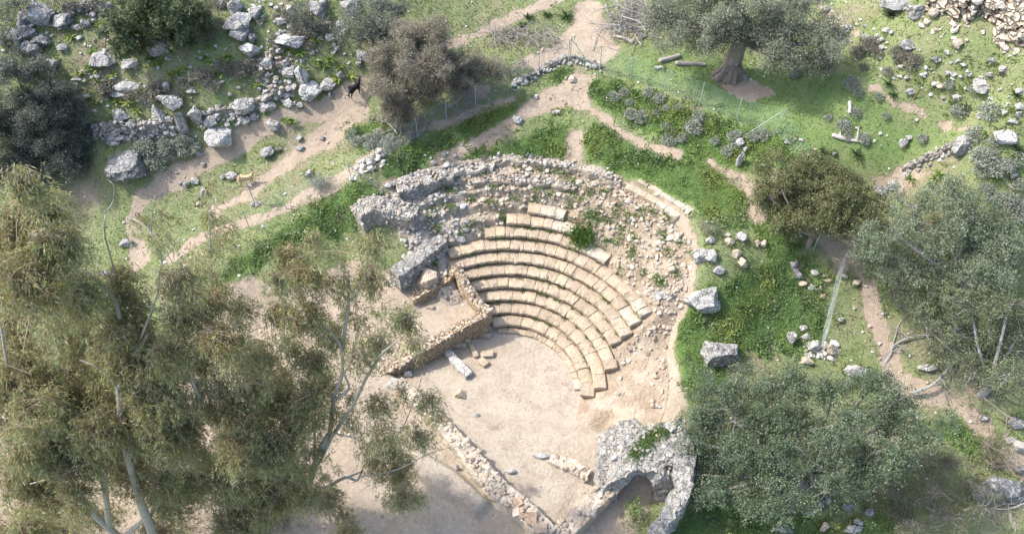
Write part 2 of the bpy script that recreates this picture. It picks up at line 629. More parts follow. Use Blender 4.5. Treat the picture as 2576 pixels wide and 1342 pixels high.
def mat_attr(name, ns=7.0, amp=.5, bump=.5, dist=.05, rough=.92, lichen=None, joints=None, lich_amt=.55, cracks=None):
    """attribute colour with weathering; optional pale lichen patches and masonry joints"""
    m, nt = newmat(name)
    pos = N(nt, 'ShaderNodeNewGeometry').outputs['Position']
    a = N(nt, 'ShaderNodeAttribute', attribute_name='Col').outputs['Color']
    n1 = noise(nt, pos, ns, 6, .65)
    n2 = noise(nt, pos, ns * .22, 4, .6)
    k = math_(nt, 'ADD', math_(nt, 'MULTIPLY', n1, amp * 2), 1 - amp)
    k2 = math_(nt, 'ADD', math_(nt, 'MULTIPLY', n2, amp), 1 - amp * .5)
    kk = math_(nt, 'MULTIPLY', k, k2)
    c = N(nt, 'ShaderNodeVectorMath', operation='SCALE')
    nt.links.new(a, c.inputs[0])
    nt.links.new(kk, c.inputs['Scale'])
    col = c.outputs[0]
    if lichen:
        l1 = noise(nt, pos, ns * .55, 8, .75, .4)
        f = ramp(nt, l1, [(lich_amt - .04, (0, 0, 0)), (lich_amt + .06, (1, 1, 1))])
        col = mixc(nt, f, col, lichen)
        d1 = noise(nt, pos, ns * 1.3, 6, .8, .2)
        f2 = ramp(nt, d1, [(.34, (1, 1, 1)), (.44, (0, 0, 0))])
        col = mixc(nt, math_(nt, 'MULTIPLY', f2, .6), col, (.12, .115, .105))
    h = n1
    if cracks:
        wz = N(nt, 'ShaderNodeTexNoise')
        wz.inputs['Scale'].default_value = cracks * 1.3
        wz.inputs['Detail'].default_value = 4
        nt.links.new(pos, wz.inputs['Vector'])
        s1 = N(nt, 'ShaderNodeVectorMath', operation='SCALE')
        s1.inputs['Scale'].default_value = .9 / cracks
        nt.links.new(wz.outputs['Color'], s1.inputs[0])
        s2 = N(nt, 'ShaderNodeVectorMath', operation='ADD')
        nt.links.new(pos, s2.inputs[0])
        nt.links.new(s1.outputs[0], s2.inputs[1])
        vc = N(nt, 'ShaderNodeTexVoronoi', feature='DISTANCE_TO_EDGE')
        vc.inputs['Scale'].default_value = cracks
        nt.links.new(s2.outputs[0], vc.inputs['Vector'])
        cj = ramp(nt, vc.outputs['Distance'], [(.0, (0, 0, 0)), (.03, (1, 1, 1))])
        col = mixc(nt, cj, mixc(nt, .4, col, (.10, .09, .075)), col)
        h = math_(nt, 'ADD', math_(nt, 'MULTIPLY', n1, 1.0), math_(nt, 'MULTIPLY', cj, .5))
    if joints:
        v = N(nt, 'ShaderNodeTexVoronoi', feature='DISTANCE_TO_EDGE')
        v.inputs['Scale'].default_value = joints
        mp = N(nt, 'ShaderNodeMapping')
        mp.inputs['Scale'].default_value = (1, 1, 1.6)
        wv = N(nt, 'ShaderNodeVectorMath', operation='ADD')
        nz = N(nt, 'ShaderNodeTexNoise')
        nz.inputs['Scale'].default_value = joints * .8
        nt.links.new(pos, nz.inputs['Vector'])
        sc_ = N(nt, 'ShaderNodeVectorMath', operation='SCALE')
        sc_.inputs['Scale'].default_value = .35 / joints
        nt.links.new(nz.outputs['Color'], sc_.inputs[0])
        nt.links.new(pos, wv.inputs[0])
        nt.links.new(sc_.outputs[0], wv.inputs[1])
        nt.links.new(wv.outputs[0], mp.inputs[0])
        nt.links.new(mp.outputs[0], v.inputs['Vector'])
        j = ramp(nt, v.outputs['Distance'], [(.015, (0, 0, 0)), (.11, (1, 1, 1))])
        col = mixc(nt, j, mixc(nt, .62, col, (.13, .09, .055)), col)
        v2 = N(nt, 'ShaderNodeTexVoronoi')
        v2.inputs['Scale'].default_value = joints
        nt.links.new(mp.outputs[0], v2.inputs['Vector'])
        h = math_(nt, 'ADD', math_(nt, 'MULTIPLY', n1, .5), j)
    finish(nt, col, rough, h, dist, bump)
    return m


M_ROCK = mat_attr('limestone', 6.0, .85, 1.0, .16, lichen=(.48, .47, .44), lich_amt=.55, cracks=.9)
M_PALE = mat_attr('pale_rubble_stone', 9.0, .8, .9, .08)
M_BLOCK = mat_attr('tan_seat_stone', 11.0, .75, 1.0, .06, lichen=(.43, .375, .29), lich_amt=.60)
M_MASON = mat_attr('rubble_masonry', 8.0, .4, 1.0, .08, joints=4.6)
M_CONC = mat_attr('weathered_mortared_rubble', 7.0, .9, 1.0, .16, lichen=(.50, .485, .455), lich_amt=.55, cracks=2.6)
M_WOOD = mat_attr('dry_wood', 14.0, .5, .6, .02)
M_BARK = mat_attr('bark', 9.0, .45, .7, .03)
M_GUM = mat_attr('smooth_gum_bark', 3.0, .38, .3, .02, rough=.7)
M_LEAF = mat_leaf('leaf', .27, .42, .45)
M_GUMLEAF = mat_leaf('gum_leaf', .42, .42, .4)
M_HERB = mat_leaf('herb_leaf', .3, .6, .25)
M_FUR = mat_attr('goat_hair', 30.0, .25, .2, .01, rough=.7)


def mat_plain(name, col, rough=.5, metal=0.0):
    m, nt = newmat(name)
    pos = N(nt, 'ShaderNodeNewGeometry').outputs['Position']
    n1 = noise(nt, pos, 18, 3)
    c = mixc(nt, n1, [v * .75 for v in col], [min(1, v * 1.2) for v in col])
    b = N(nt, 'ShaderNodeBsdfPrincipled')
    nt.links.new(c, b.inputs['Base Color'])
    b.inputs['Roughness'].default_value = rough
    b.inputs['Metallic'].default_value = metal
    out = N(nt, 'ShaderNodeOutputMaterial')
    nt.links.new(b.outputs[0], out.inputs['Surface'])
    return m


M_GALV = mat_plain('galvanised_steel', (.42, .47, .48), .5, .3)
M_GREENWIRE = mat_plain('green_coated_wire', (.25, .42, .31), .5)
M_WIRE = mat_plain('grey_wire', (.34, .35, .35), .55, .2)
M_SIGN = mat_plain('faded_sign_board', (.26, .24, .19), .7)

# ------------------------------------------------------------------ what grows where (measured on the ground, in metres)
def wp(pts):
    a = np.array(pts, float)
    return cast(a[:, 0], a[:, 1])[:, :2]


LUSH = [
    [(520, 722), (600, 650), (740, 560), (880, 470), (970, 478), (1005, 500), (930, 520), (895, 545), (700, 650), (560, 715)],
    [(955, 440), (1000, 380), (1100, 330), (1200, 290), (1300, 250), (1300, 285), (1220, 330), (1150, 372), (1085, 388), (1030, 450), (970, 455)],
    [(1235, 385), (1340, 335), (1430, 312), (1432, 420), (1380, 428), (1300, 402)],
    [(1465, 200), (1560, 205), (1700, 268), (1850, 318), (1950, 348), (1985, 400), (1880, 425), (1800, 420), (1700, 378), (1600, 318), (1500, 265)],
    [(1495, 310), (1600, 372), (1750, 408), (1830, 448), (1885, 505), (1870, 575), (1800, 575), (1750, 522), (1650, 470), (1580, 448), (1500, 405), (1465, 360)],
    [(1690, 795), (1820, 705), (1950, 668), (2010, 700), (2082, 765), (2060, 850), (2000, 905), (1880, 890), (1740, 905), (1685, 885)],
    [(1880, 555), (1960, 565), (2015, 625), (2085, 690), (1995, 690), (1950, 690), (1925, 610)],
    [(1715, 900), (1800, 880), (1830, 960), (1730, 1010)],
    [(860, 330), (980, 300), (1040, 345), (960, 385), (880, 360)],
    [(1385, 180), (1440, 170), (1440, 200), (1380, 215)],
    [(1170, 380), (1215, 372), (1200, 400), (1150, 415)],
    [(1760, 1235), (1870, 1290), (1990, 1300), (2250, 1310), (2260, 1350), (1690, 1350)],
    [(2370, 1040), (2460, 1080), (2490, 1135), (2420, 1130), (2360, 1080)],
    [(2190, 640), (2240, 700), (2230, 760), (2195, 720)],
]
DIRT = [
    [(905, 210), (930, 290), (870, 335), (825, 372), (750, 405), (685, 452), (600, 512), (545, 545), (535, 525), (610, 482), (690, 425), (770, 362), (850, 285)],
    [(1450, 0), (1512, 0), (1530, 80), (1562, 130), (1510, 168), (1440, 152), (1350, 178), (1295, 165), (1395, 115), (1440, 60)],
    [(1450, 185), (1492, 195), (1470, 232), (1500, 282), (1420, 262), (1330, 300), (1275, 342), (1205, 372), (1140, 405), (1085, 412), (1100, 390), (1180, 352), (1290, 292), (1325, 250)],
    [(1425, 330), (1462, 330), (1460, 400), (1430, 425)],
    [(2195, 445), (2300, 408), (2330, 442), (2270, 475), (2205, 478)],
    [(1785, 195), (1900, 200), (1950, 240), (1880, 262), (1830, 228)],
    [(2040, 600), (2100, 540), (2180, 560), (2160, 640), (2120, 700), (2080, 660)],
    [(540, 735), (640, 690), (720, 735), (900, 650), (1000, 690), (1120, 640), (1250, 820), (1470, 1000), (1490, 940), (1590, 800), (1690, 780), (1685, 900), (1720, 1010), (1700, 1100),
     (1560, 1400), (-300, 1600), (-300, 1000), (350, 900)],
    [(1060, 190), (1200, 250), (1240, 225), (1180, 200)],
    [(1040, 330), (1300, 235), (1300, 258), (1200, 292), (1090, 335)],
]
PATHS = [
    ([(350, 660), (338, 560), (350, 505), (420, 455), (520, 405), (610, 355), (680, 310), (760, 285), (840, 265), (910, 222)], .55),
    ([(1420, -10), (1340, 25), (1250, 65), (1160, 102), (1120, 120)], .45),
    ([(955, 378), (880, 432), (800, 482), (700, 532), (600, 562), (500, 602), (430, 650)], .38),
    ([(1490, 280), (1560, 330), (1650, 375), (1700, 387)], .30),
    ([(1790, 412), (1880, 470), (1905, 545)], .35),
    ([(2100, 560), (2160, 640), (2185, 740), (2200, 800), (2230, 880), (2250, 960), (2330, 990), (2420, 1020), (2480, 1090), (2590, 1190)], .5),
    ([(2155, 205), (2260, 258), (2350, 298), (2435, 322)], .12),
    ([(2040, -10), (2100, 42), (2150, 85)], .12),
]
SHADE_GREY = [[(-100, -60), (700, -60), (900, 100), (700, 240), (250, 330), (-100, 330)]]

mask = np.zeros(GX.shape)
dirt = np.zeros(GX.shape)
core = (np.abs(GX) < 43.9) & (GY > 9.1) & (GY < 63.9)
cx_, cy_ = GX[core], GY[core]
edge = 0.55 * fb2(cx_, cy_, 0.8, 4, 9) + 0.7 * fb2(cx_, cy_, 2.4, 3, 10) + .55 * fb2(cx_, cy_, .33, 3, 11)
lush = np.zeros(cx_.shape)
halo = np.zeros(cx_.shape)
for P in LUSH:
    sd_ = inpoly(cx_, cy_, wp(P)) + edge
    lush = np.maximum(lush, sm(-0.25, 0.3, sd_))
    halo = np.maximum(halo, sm(-1.3, 0.2, sd_) * sm(.02, .12, fb2(cx_, cy_, .5, 3, 15)) * .6)
drt = np.zeros(cx_.shape)
for P in DIRT:
    drt = np.maximum(drt, sm(-0.3, 0.3, inpoly(cx_, cy_, wp(P)) + edge))
for P, w_ in PATHS:
    drt = np.maximum(drt, sm(-0.12, 0.18, w_ - pldist(cx_, cy_, wp(P)) + 0.85 * edge) * (1 - .7 * sm(.12, .2, fb2(cx_, cy_, .7, 3, 19))))
rr_ = np.hypot(cx_ - TC[0], cy_ - TC[1])
ph_ = np.degrees(np.arctan2(cy_ - TC[1], cx_ - TC[0]))
bowl = sm(-40, -25, ph_) * sm(128, 120, ph_) * sm(rmax(ph_) + .4, rmax(ph_) - .2, rr_ + .8 * edge)
drt = np.maximum(drt, bowl)
lush = lush * (1 - drt)
lush = lush * (1 - .85 * sm(.20, .28, fb2(cx_, cy_, 1.3, 4, 16)))
halo = np.maximum(lush, halo * (1 - .6 * drt) * (1 - bowl))
px_, py_ = proj(np.stack([cx_, cy_, hz(cx_, cy_)], -1))
big = fb2(cx_, cy_, 3.0, 4, 21)
cover = np.clip(0.72 + 0.9 * big, 0.25, 1.0)
# upper right stony slope and upper left boulder slope are patchier, the plateau is an even sward
plateau = sm(-1.0, 1.0, inpoly(cx_, cy_, wp([(1560, 120), (1700, 120), (2050, 180), (2420, 330), (2300, 410), (2020, 420), (1950, 330), (1700, 230), (1500, 160)])))
cover = np.clip(cover + 0.35 * plateau, 0, 1)
grassy = sm(-1.0, 1.0, inpoly(cx_, cy_, wp([(1010, -8), (1450, -8), (1440, 60), (1300, 120), (1180, 150), (1060, 60)])))
cover = np.clip(cover + .4 * grassy, 0, 1)
slopeL = sm(-1.0, 1.5, inpoly(cx_, cy_, wp([(-60, -30), (860, -30), (900, 170), (760, 260), (500, 290), (200, 330), (-60, 330)])))
slopeR = sm(-1.0, 1.5, inpoly(cx_, cy_, wp([(2050, -10), (2330, 60), (2620, 180), (2620, 560), (2450, 480), (2440, 330), (2100, 180)])))
cover = np.where(lush > .3, np.maximum(cover, .95), cover)
cover = cover * (1 - drt) + 0.04 * drt
und = wp([(2080, 540), (2576, 480), (2600, 1342), (1750, 1342), (1800, 1000), (2150, 960), (2200, 700)])
lowr = sm(-.5, 1, inpoly(cx_, cy_, und)) * (1 - drt)
cover = np.where(lowr > .2, np.minimum(cover, .55 + .8 * (big + .15)), cover)
tone = sm(6.5, 4.5, np.hypot(cx_ - 0.5, cy_ - 21.0)) + 0.5 * sm(14, 8, np.hypot(cx_ - 0.5, cy_ - 20.0)) + .25 * big
tone = np.clip(tone, 0, 1)

C = np.zeros(GX.shape + (3,))
C[..., 0] = .6
C[..., 1] = .3
C[..., 2] = .2
C[core, 0] = cover
C[core, 1] = np.clip(lush * .8 + .25 + .35 * plateau + .3 * big, 0, 1)
C[core, 2] = tone
nyy, nxx = GX.shape
ii, jj = np.meshgrid(np.arange(nyy - 1), np.arange(nxx - 1), indexing='ij')
q0 = ii * nxx + jj
FT = np.stack([q0, q0 + 1, q0 + nxx + 1, q0 + nxx], -1).reshape(-1, 4)

m, nt = newmat('hillside_ground')
pos = N(nt, 'ShaderNodeNewGeometry').outputs['Position']
att = N(nt, 'ShaderNodeAttribute', attribute_name='Col')
sep = N(nt, 'ShaderNodeSeparateColor')
nt.links.new(att.outputs['Color'], sep.inputs[0])
nA = noise(nt, pos, 5.5, 8, .72)
nB = noise(nt, pos, 1.1, 5, .6)
nC = noise(nt, pos, 22, 4, .7)
nD = noise(nt, pos, .35, 4, .6)
g = math_(nt, 'ADD', sep.outputs[0], math_(nt, 'MULTIPLY', math_(nt, 'SUBTRACT', nA, .5), 1.5))
gf = ramp(nt, g, [(.38, (0, 0, 0)), (.62, (1, 1, 1))])
lushf = math_(nt, 'ADD', sep.outputs[1], math_(nt, 'MULTIPLY', math_(nt, 'SUBTRACT', nB, .5), .9), True)
grass = ramp(nt, lushf, [(0.0, (.27, .26, .155)), (.35, (.205, .25, .11)), (.7, (.155, .23, .078)), (1.0, (.125, .205, .06))])
grass = mixc(nt, 1.0, grass, ramp(nt, nC, [(.3, (.6, .6, .6)), (.7, (1.35, 1.35, 1.35))]), 'MULTIPLY')
soil = ramp(nt, math_(nt, 'ADD', sep.outputs[2], math_(nt, 'MULTIPLY', math_(nt, 'SUBTRACT', nD, .5), .7), True),
            [(0.0, (.405, .33, .255)), (.45, (.43, .355, .275)), (1.0, (.465, .405, .322))])
soil = mixc(nt, math_(nt, 'MULTIPLY', ramp(nt, noise(nt, pos, .9, 7, .7, .6), [(.45, (0, 0, 0)), (.62, (1, 1, 1))]), .55), soil, (.335, .268, .198))
soil = mixc(nt, 1.0, soil, ramp(nt, nA, [(.25, (.72, .70, .68)), (.5, (.98, .98, .98)), (.75, (1.15, 1.15, 1.15))]), 'MULTIPLY')
soil = mixc(nt, 1.0, soil, ramp(nt, nC, [(.28, (.72, .70, .68)), (.45, (1, 1, 1))]), 'MULTIPLY')
vor = N(nt, 'ShaderNodeTexVoronoi', feature='DISTANCE_TO_EDGE')
vor.inputs['Scale'].default_value = 3.0
nt.links.new(pos, vor.inputs['Vector'])
crk = ramp(nt, vor.outputs['Distance'], [(.01, (1, 1, 1)), (.045, (0, 0, 0))])
pat = ramp(nt, nB, [(.5, (0, 0, 0)), (.58, (1, 1, 1))])
crk = math_(nt, 'MULTIPLY', math_(nt, 'MULTIPLY', crk, pat), math_(nt, 'MULTIPLY', sep.outputs[2], .55))
soil = mixc(nt, crk, soil, (.2, .15, .10))
col = mixc(nt, gf, soil, grass)
hh = math_(nt, 'ADD', math_(nt, 'MULTIPLY', nA, 1.0), math_(nt, 'ADD', math_(nt, 'MULTIPLY', nC, .5), math_(nt, 'MULTIPLY', gf, .4)))
finish(nt, col, .95, hh, .12, .75, .1)
M_GROUND = m
gme = mesh('ground', np.stack([GX, GY, HB], -1).reshape(-1, 3), FT, M_GROUND, True, C.reshape(-1, 3))
go = obj('ground', gme)
go['kind'] = 'structure'

COVg = np.zeros(GX.shape)
COVg[core] = cover * (1 - drt)
LUSg = np.zeros(GX.shape)
LUSg[core] = lush
HALg = np.zeros(GX.shape)
HALg[core] = halo
PLAg = np.zeros(GX.shape)
PLAg[core] = plateau
DRTg = np.zeros(GX.shape)
DRTg[core] = drt


def samp(G, x, y):
    i = np.clip(np.searchsorted(gx, x) - 1, 0, len(gx) - 2)
    j = np.clip(np.searchsorted(gy, y) - 1, 0, len(gy) - 2)
    return G[j, i]


def in_view(x, y, m_=160):
    px, py = proj(np.stack([x, y, hz(x, y)], -1))
    return (px > -m_) & (px < 2576 + m_) & (py > -m_) & (py < 1342 + m_)


def blades(P, size, r, upness=.5, w=.5, colA=(.08, .14, .03), colB=(.13, .2, .05), n=1):
    """small leaf shapes (bent pairs of triangles) at the points P"""
    n_ = len(P)
    az = r.uniform(0, 2 * PI, n_)
    el = np.arcsin(np.clip(upness + r.normal(0, .3, n_), -.2, .98))
    d = np.stack([np.cos(az) * np.cos(el), np.sin(az) * np.cos(el), np.sin(el)], -1)
    s = np.cross(d, r.normal(size=(n_, 3)))
    s /= np.linalg.norm(s, axis=1)[:, None] + 1e-9
    L = np.asarray(size) * r.uniform(.6, 1.4, n_)
    W = L * w
    a = P
    b = P + d * (L * .55)[:, None] + s * (W * .5)[:, None]
    c = P + d * L[:, None]
    e = P + d * (L * .55)[:, None] - s * (W * .5)[:, None]
    V = np.stack([a, b, c, e], 1).reshape(-1, 3)
    F = np.arange(4 * n_).reshape(-1, 4)
    t = r.uniform(0, 1, n_)[:, None]
    col = np.array(colA) * (1 - t) + np.array(colB) * t
    return V, F, np.repeat(col, 4, 0)


def scatter_ground(n, r, xr=(-40, 40), yr=(13, 60)):
    x = r.uniform(xr[0], xr[1], n)
    y = r.uniform(yr[0], yr[1], n)
    k = in_view(x, y)
    return x[k], y[k]


r = rs(5)
# lush low herbs: heaped leaves over the green banks
x, y = scatter_ground(1050000, r, (-20, 26), (14, 46))
k = r.uniform(size=len(x)) < np.clip(samp(HALg, x, y), 0, 1) * .85
x, y = x[k], y[k]
hgt = np.clip(.14 + .6 * fb2(x, y, .55, 3, 31) + .5 * fb2(x, y, 1.6, 2, 33), .02, .45)
z = hz(x, y) + hgt * r.uniform(.35, 1.0, len(x))
P = np.stack([x, y, z], -1)
yel = sm(.02, .25, fb2(x, y, 2.2, 3, 41))[:, None] * (r.uniform(size=len(x)) < .8)[:, None]
V, F, c = blades(P, .06 + .07 * sm(-.2, .25, fb2(x, y, .7, 2, 35)), r, .35, .75, (.115, .185, .052), (.185, .262, .088))
pb_ = np.repeat(sm(-.02, .14, fb2(x, y, 1.1, 3, 43))[:, None], 4, 0)
c = c * (1 - .6 * pb_) + .6 * pb_ * np.array([.10, .155, .065])
pg_ = np.repeat((sm(.06, .2, fb2(x, y, .8, 3, 45)) * (r.uniform(size=len(x)) < .7))[:, None], 4, 0)
c = c * (1 - .6 * pg_) + .6 * pg_ * np.array([.21, .25, .15])
c = c * np.repeat(r.uniform(.72, 1.3, (len(x), 1)), 4, 0)
yb = np.repeat(yel, 4, 0)
c = c * (1 - .55 * yb) + .55 * yb * np.array([.26, .29, .075])
fl = np.repeat(r.uniform(size=len(x)) < .006, 4)
c[fl] = (.55, .56, .5)
o = obj('ground_cover', mesh('ground_cover', V, F, M_HERB, False, c))
tag(o, 'dense low bright green herbs heaped over the banks around the theatre', 'ground cover', None, 'stuff')
print('herbs', len(x))
# shorter grass on the slopes and plateau
x, y = scatter_ground(620000, r)
k = r.uniform(size=len(x)) < np.clip((samp(COVg, x, y) - .35) * 1.3, 0, .85) * (1 - .9 * samp(LUSg, x, y)) * (1 - .45 * samp(PLAg, x, y))
x, y = x[k], y[k]
z = hz(x, y)
P = np.stack([x, y, z - .01], -1)
V, F, c = blades(P, .12, r, .6, .38, (.135, .185, .055), (.235, .27, .10))
dr = np.repeat(sm(.0, .3, fb2(x, y, 2.5, 3, 51))[:, None], 4, 0)
c = c * (1 - .4 * dr) + .4 * dr * np.array([.20, .19, .10])
o = obj('grass', mesh('grass', V, F, M_HERB, False, c))
tag(o, 'short green grass tufts covering the hillside between stones', 'grass', None, 'stuff')
print('grass', len(x))
# taller, yellower herb tufts on the stony slopes
SLg = np.zeros(GX.shape)
SLg[core] = np.maximum(slopeL, .8 * slopeR) * (1 - drt)
x, y = scatter_ground(300000, r)
tu = fb2(x, y, .45, 3, 71) + .6 * fb2(x, y, 1.7, 2, 72)
k = r.uniform(size=len(x)) < samp(SLg, x, y) * sm(-.02, .16, tu) * .95
x, y = x[k], y[k]
P = np.stack([x, y, hz(x, y) + .02 + .12 * r.uniform(size=len(x))], -1)
V, F, c = blades(P, .17, r, .7, .34, (.155, .22, .068), (.28, .335, .125))
gy2 = np.repeat(sm(-.02, .12, fb2(x, y, 1.1, 3, 75))[:, None], 4, 0)
c = c * (1 - .6 * gy2) + .6 * gy2 * np.array([.26, .265, .20])
o = obj('herb_tufts', mesh('herb_tufts', V, F, M_HERB, False, c))
tag(o, 'yellow green and greyish herb tufts all over the stony slopes', 'herbs', None, 'stuff')
print('tufts', len(x))

# ------------------------------------------------------------------ boulders and stones
TONE = {'g': (.31, .305, .29), 'w': (.44, .43, .405), 'd': (.19, .19, .188), 't': (.42, .35, .27), 'p': (.37, .36, .335)}
_bn = [0]
FRINGE = []


def boulder(px, py, w, h, tone, label, cat='boulder', group=None, name='boulder', sub=None, seed=None, cuts=16, sq=None, mat=None, lift=.55):
    _bn[0] += 1
    sd = seed or (100 + _bn[0] * 7)
    p0 = g1(px, py + h * .2)
    s = mpp(p0)
    W, H = w * s / 2, h * s / 2
    al = math.atan2(HC - p0[2], math.hypot(p0[0], p0[1]))
    b = min(W * .9, .78 * H / math.sin(al)) if sq is None else W * sq
    b = min(b, .97 * H / math.sin(al))
    c = math.sqrt(max(H * H - (b * math.sin(al)) ** 2, (.25 * H) ** 2)) / math.cos(al)
    ce = g1(px, py, c * lift)
    if sub is None:
        sub = 5 if w > 90 else 4 if w > 24 else 3
    V, F = rockshape(sd, sub, cuts, .19)
    a = rs(sd).uniform(0, 2 * PI)
    R = np.array([[math.cos(a), -math.sin(a), 0], [math.sin(a), math.cos(a), 0], [0, 0, 1]])
    V = V @ R.T
    V = V / np.abs(V).max(0)
    V = V * np.array([W, b, c])
    base = np.array([0, 0, c * .95])
    V = V + base
    col = np.array(TONE[tone]) * rs(sd + 1).uniform(.9, 1.1)
    o = obj(name, mesh(name, V, F, mat or M_ROCK, False, col), None, [float(v) for v in ce - base])
    tag(o, label, cat, group)
    FRINGE.append((ce[0], ce[1], W, b))
    return o


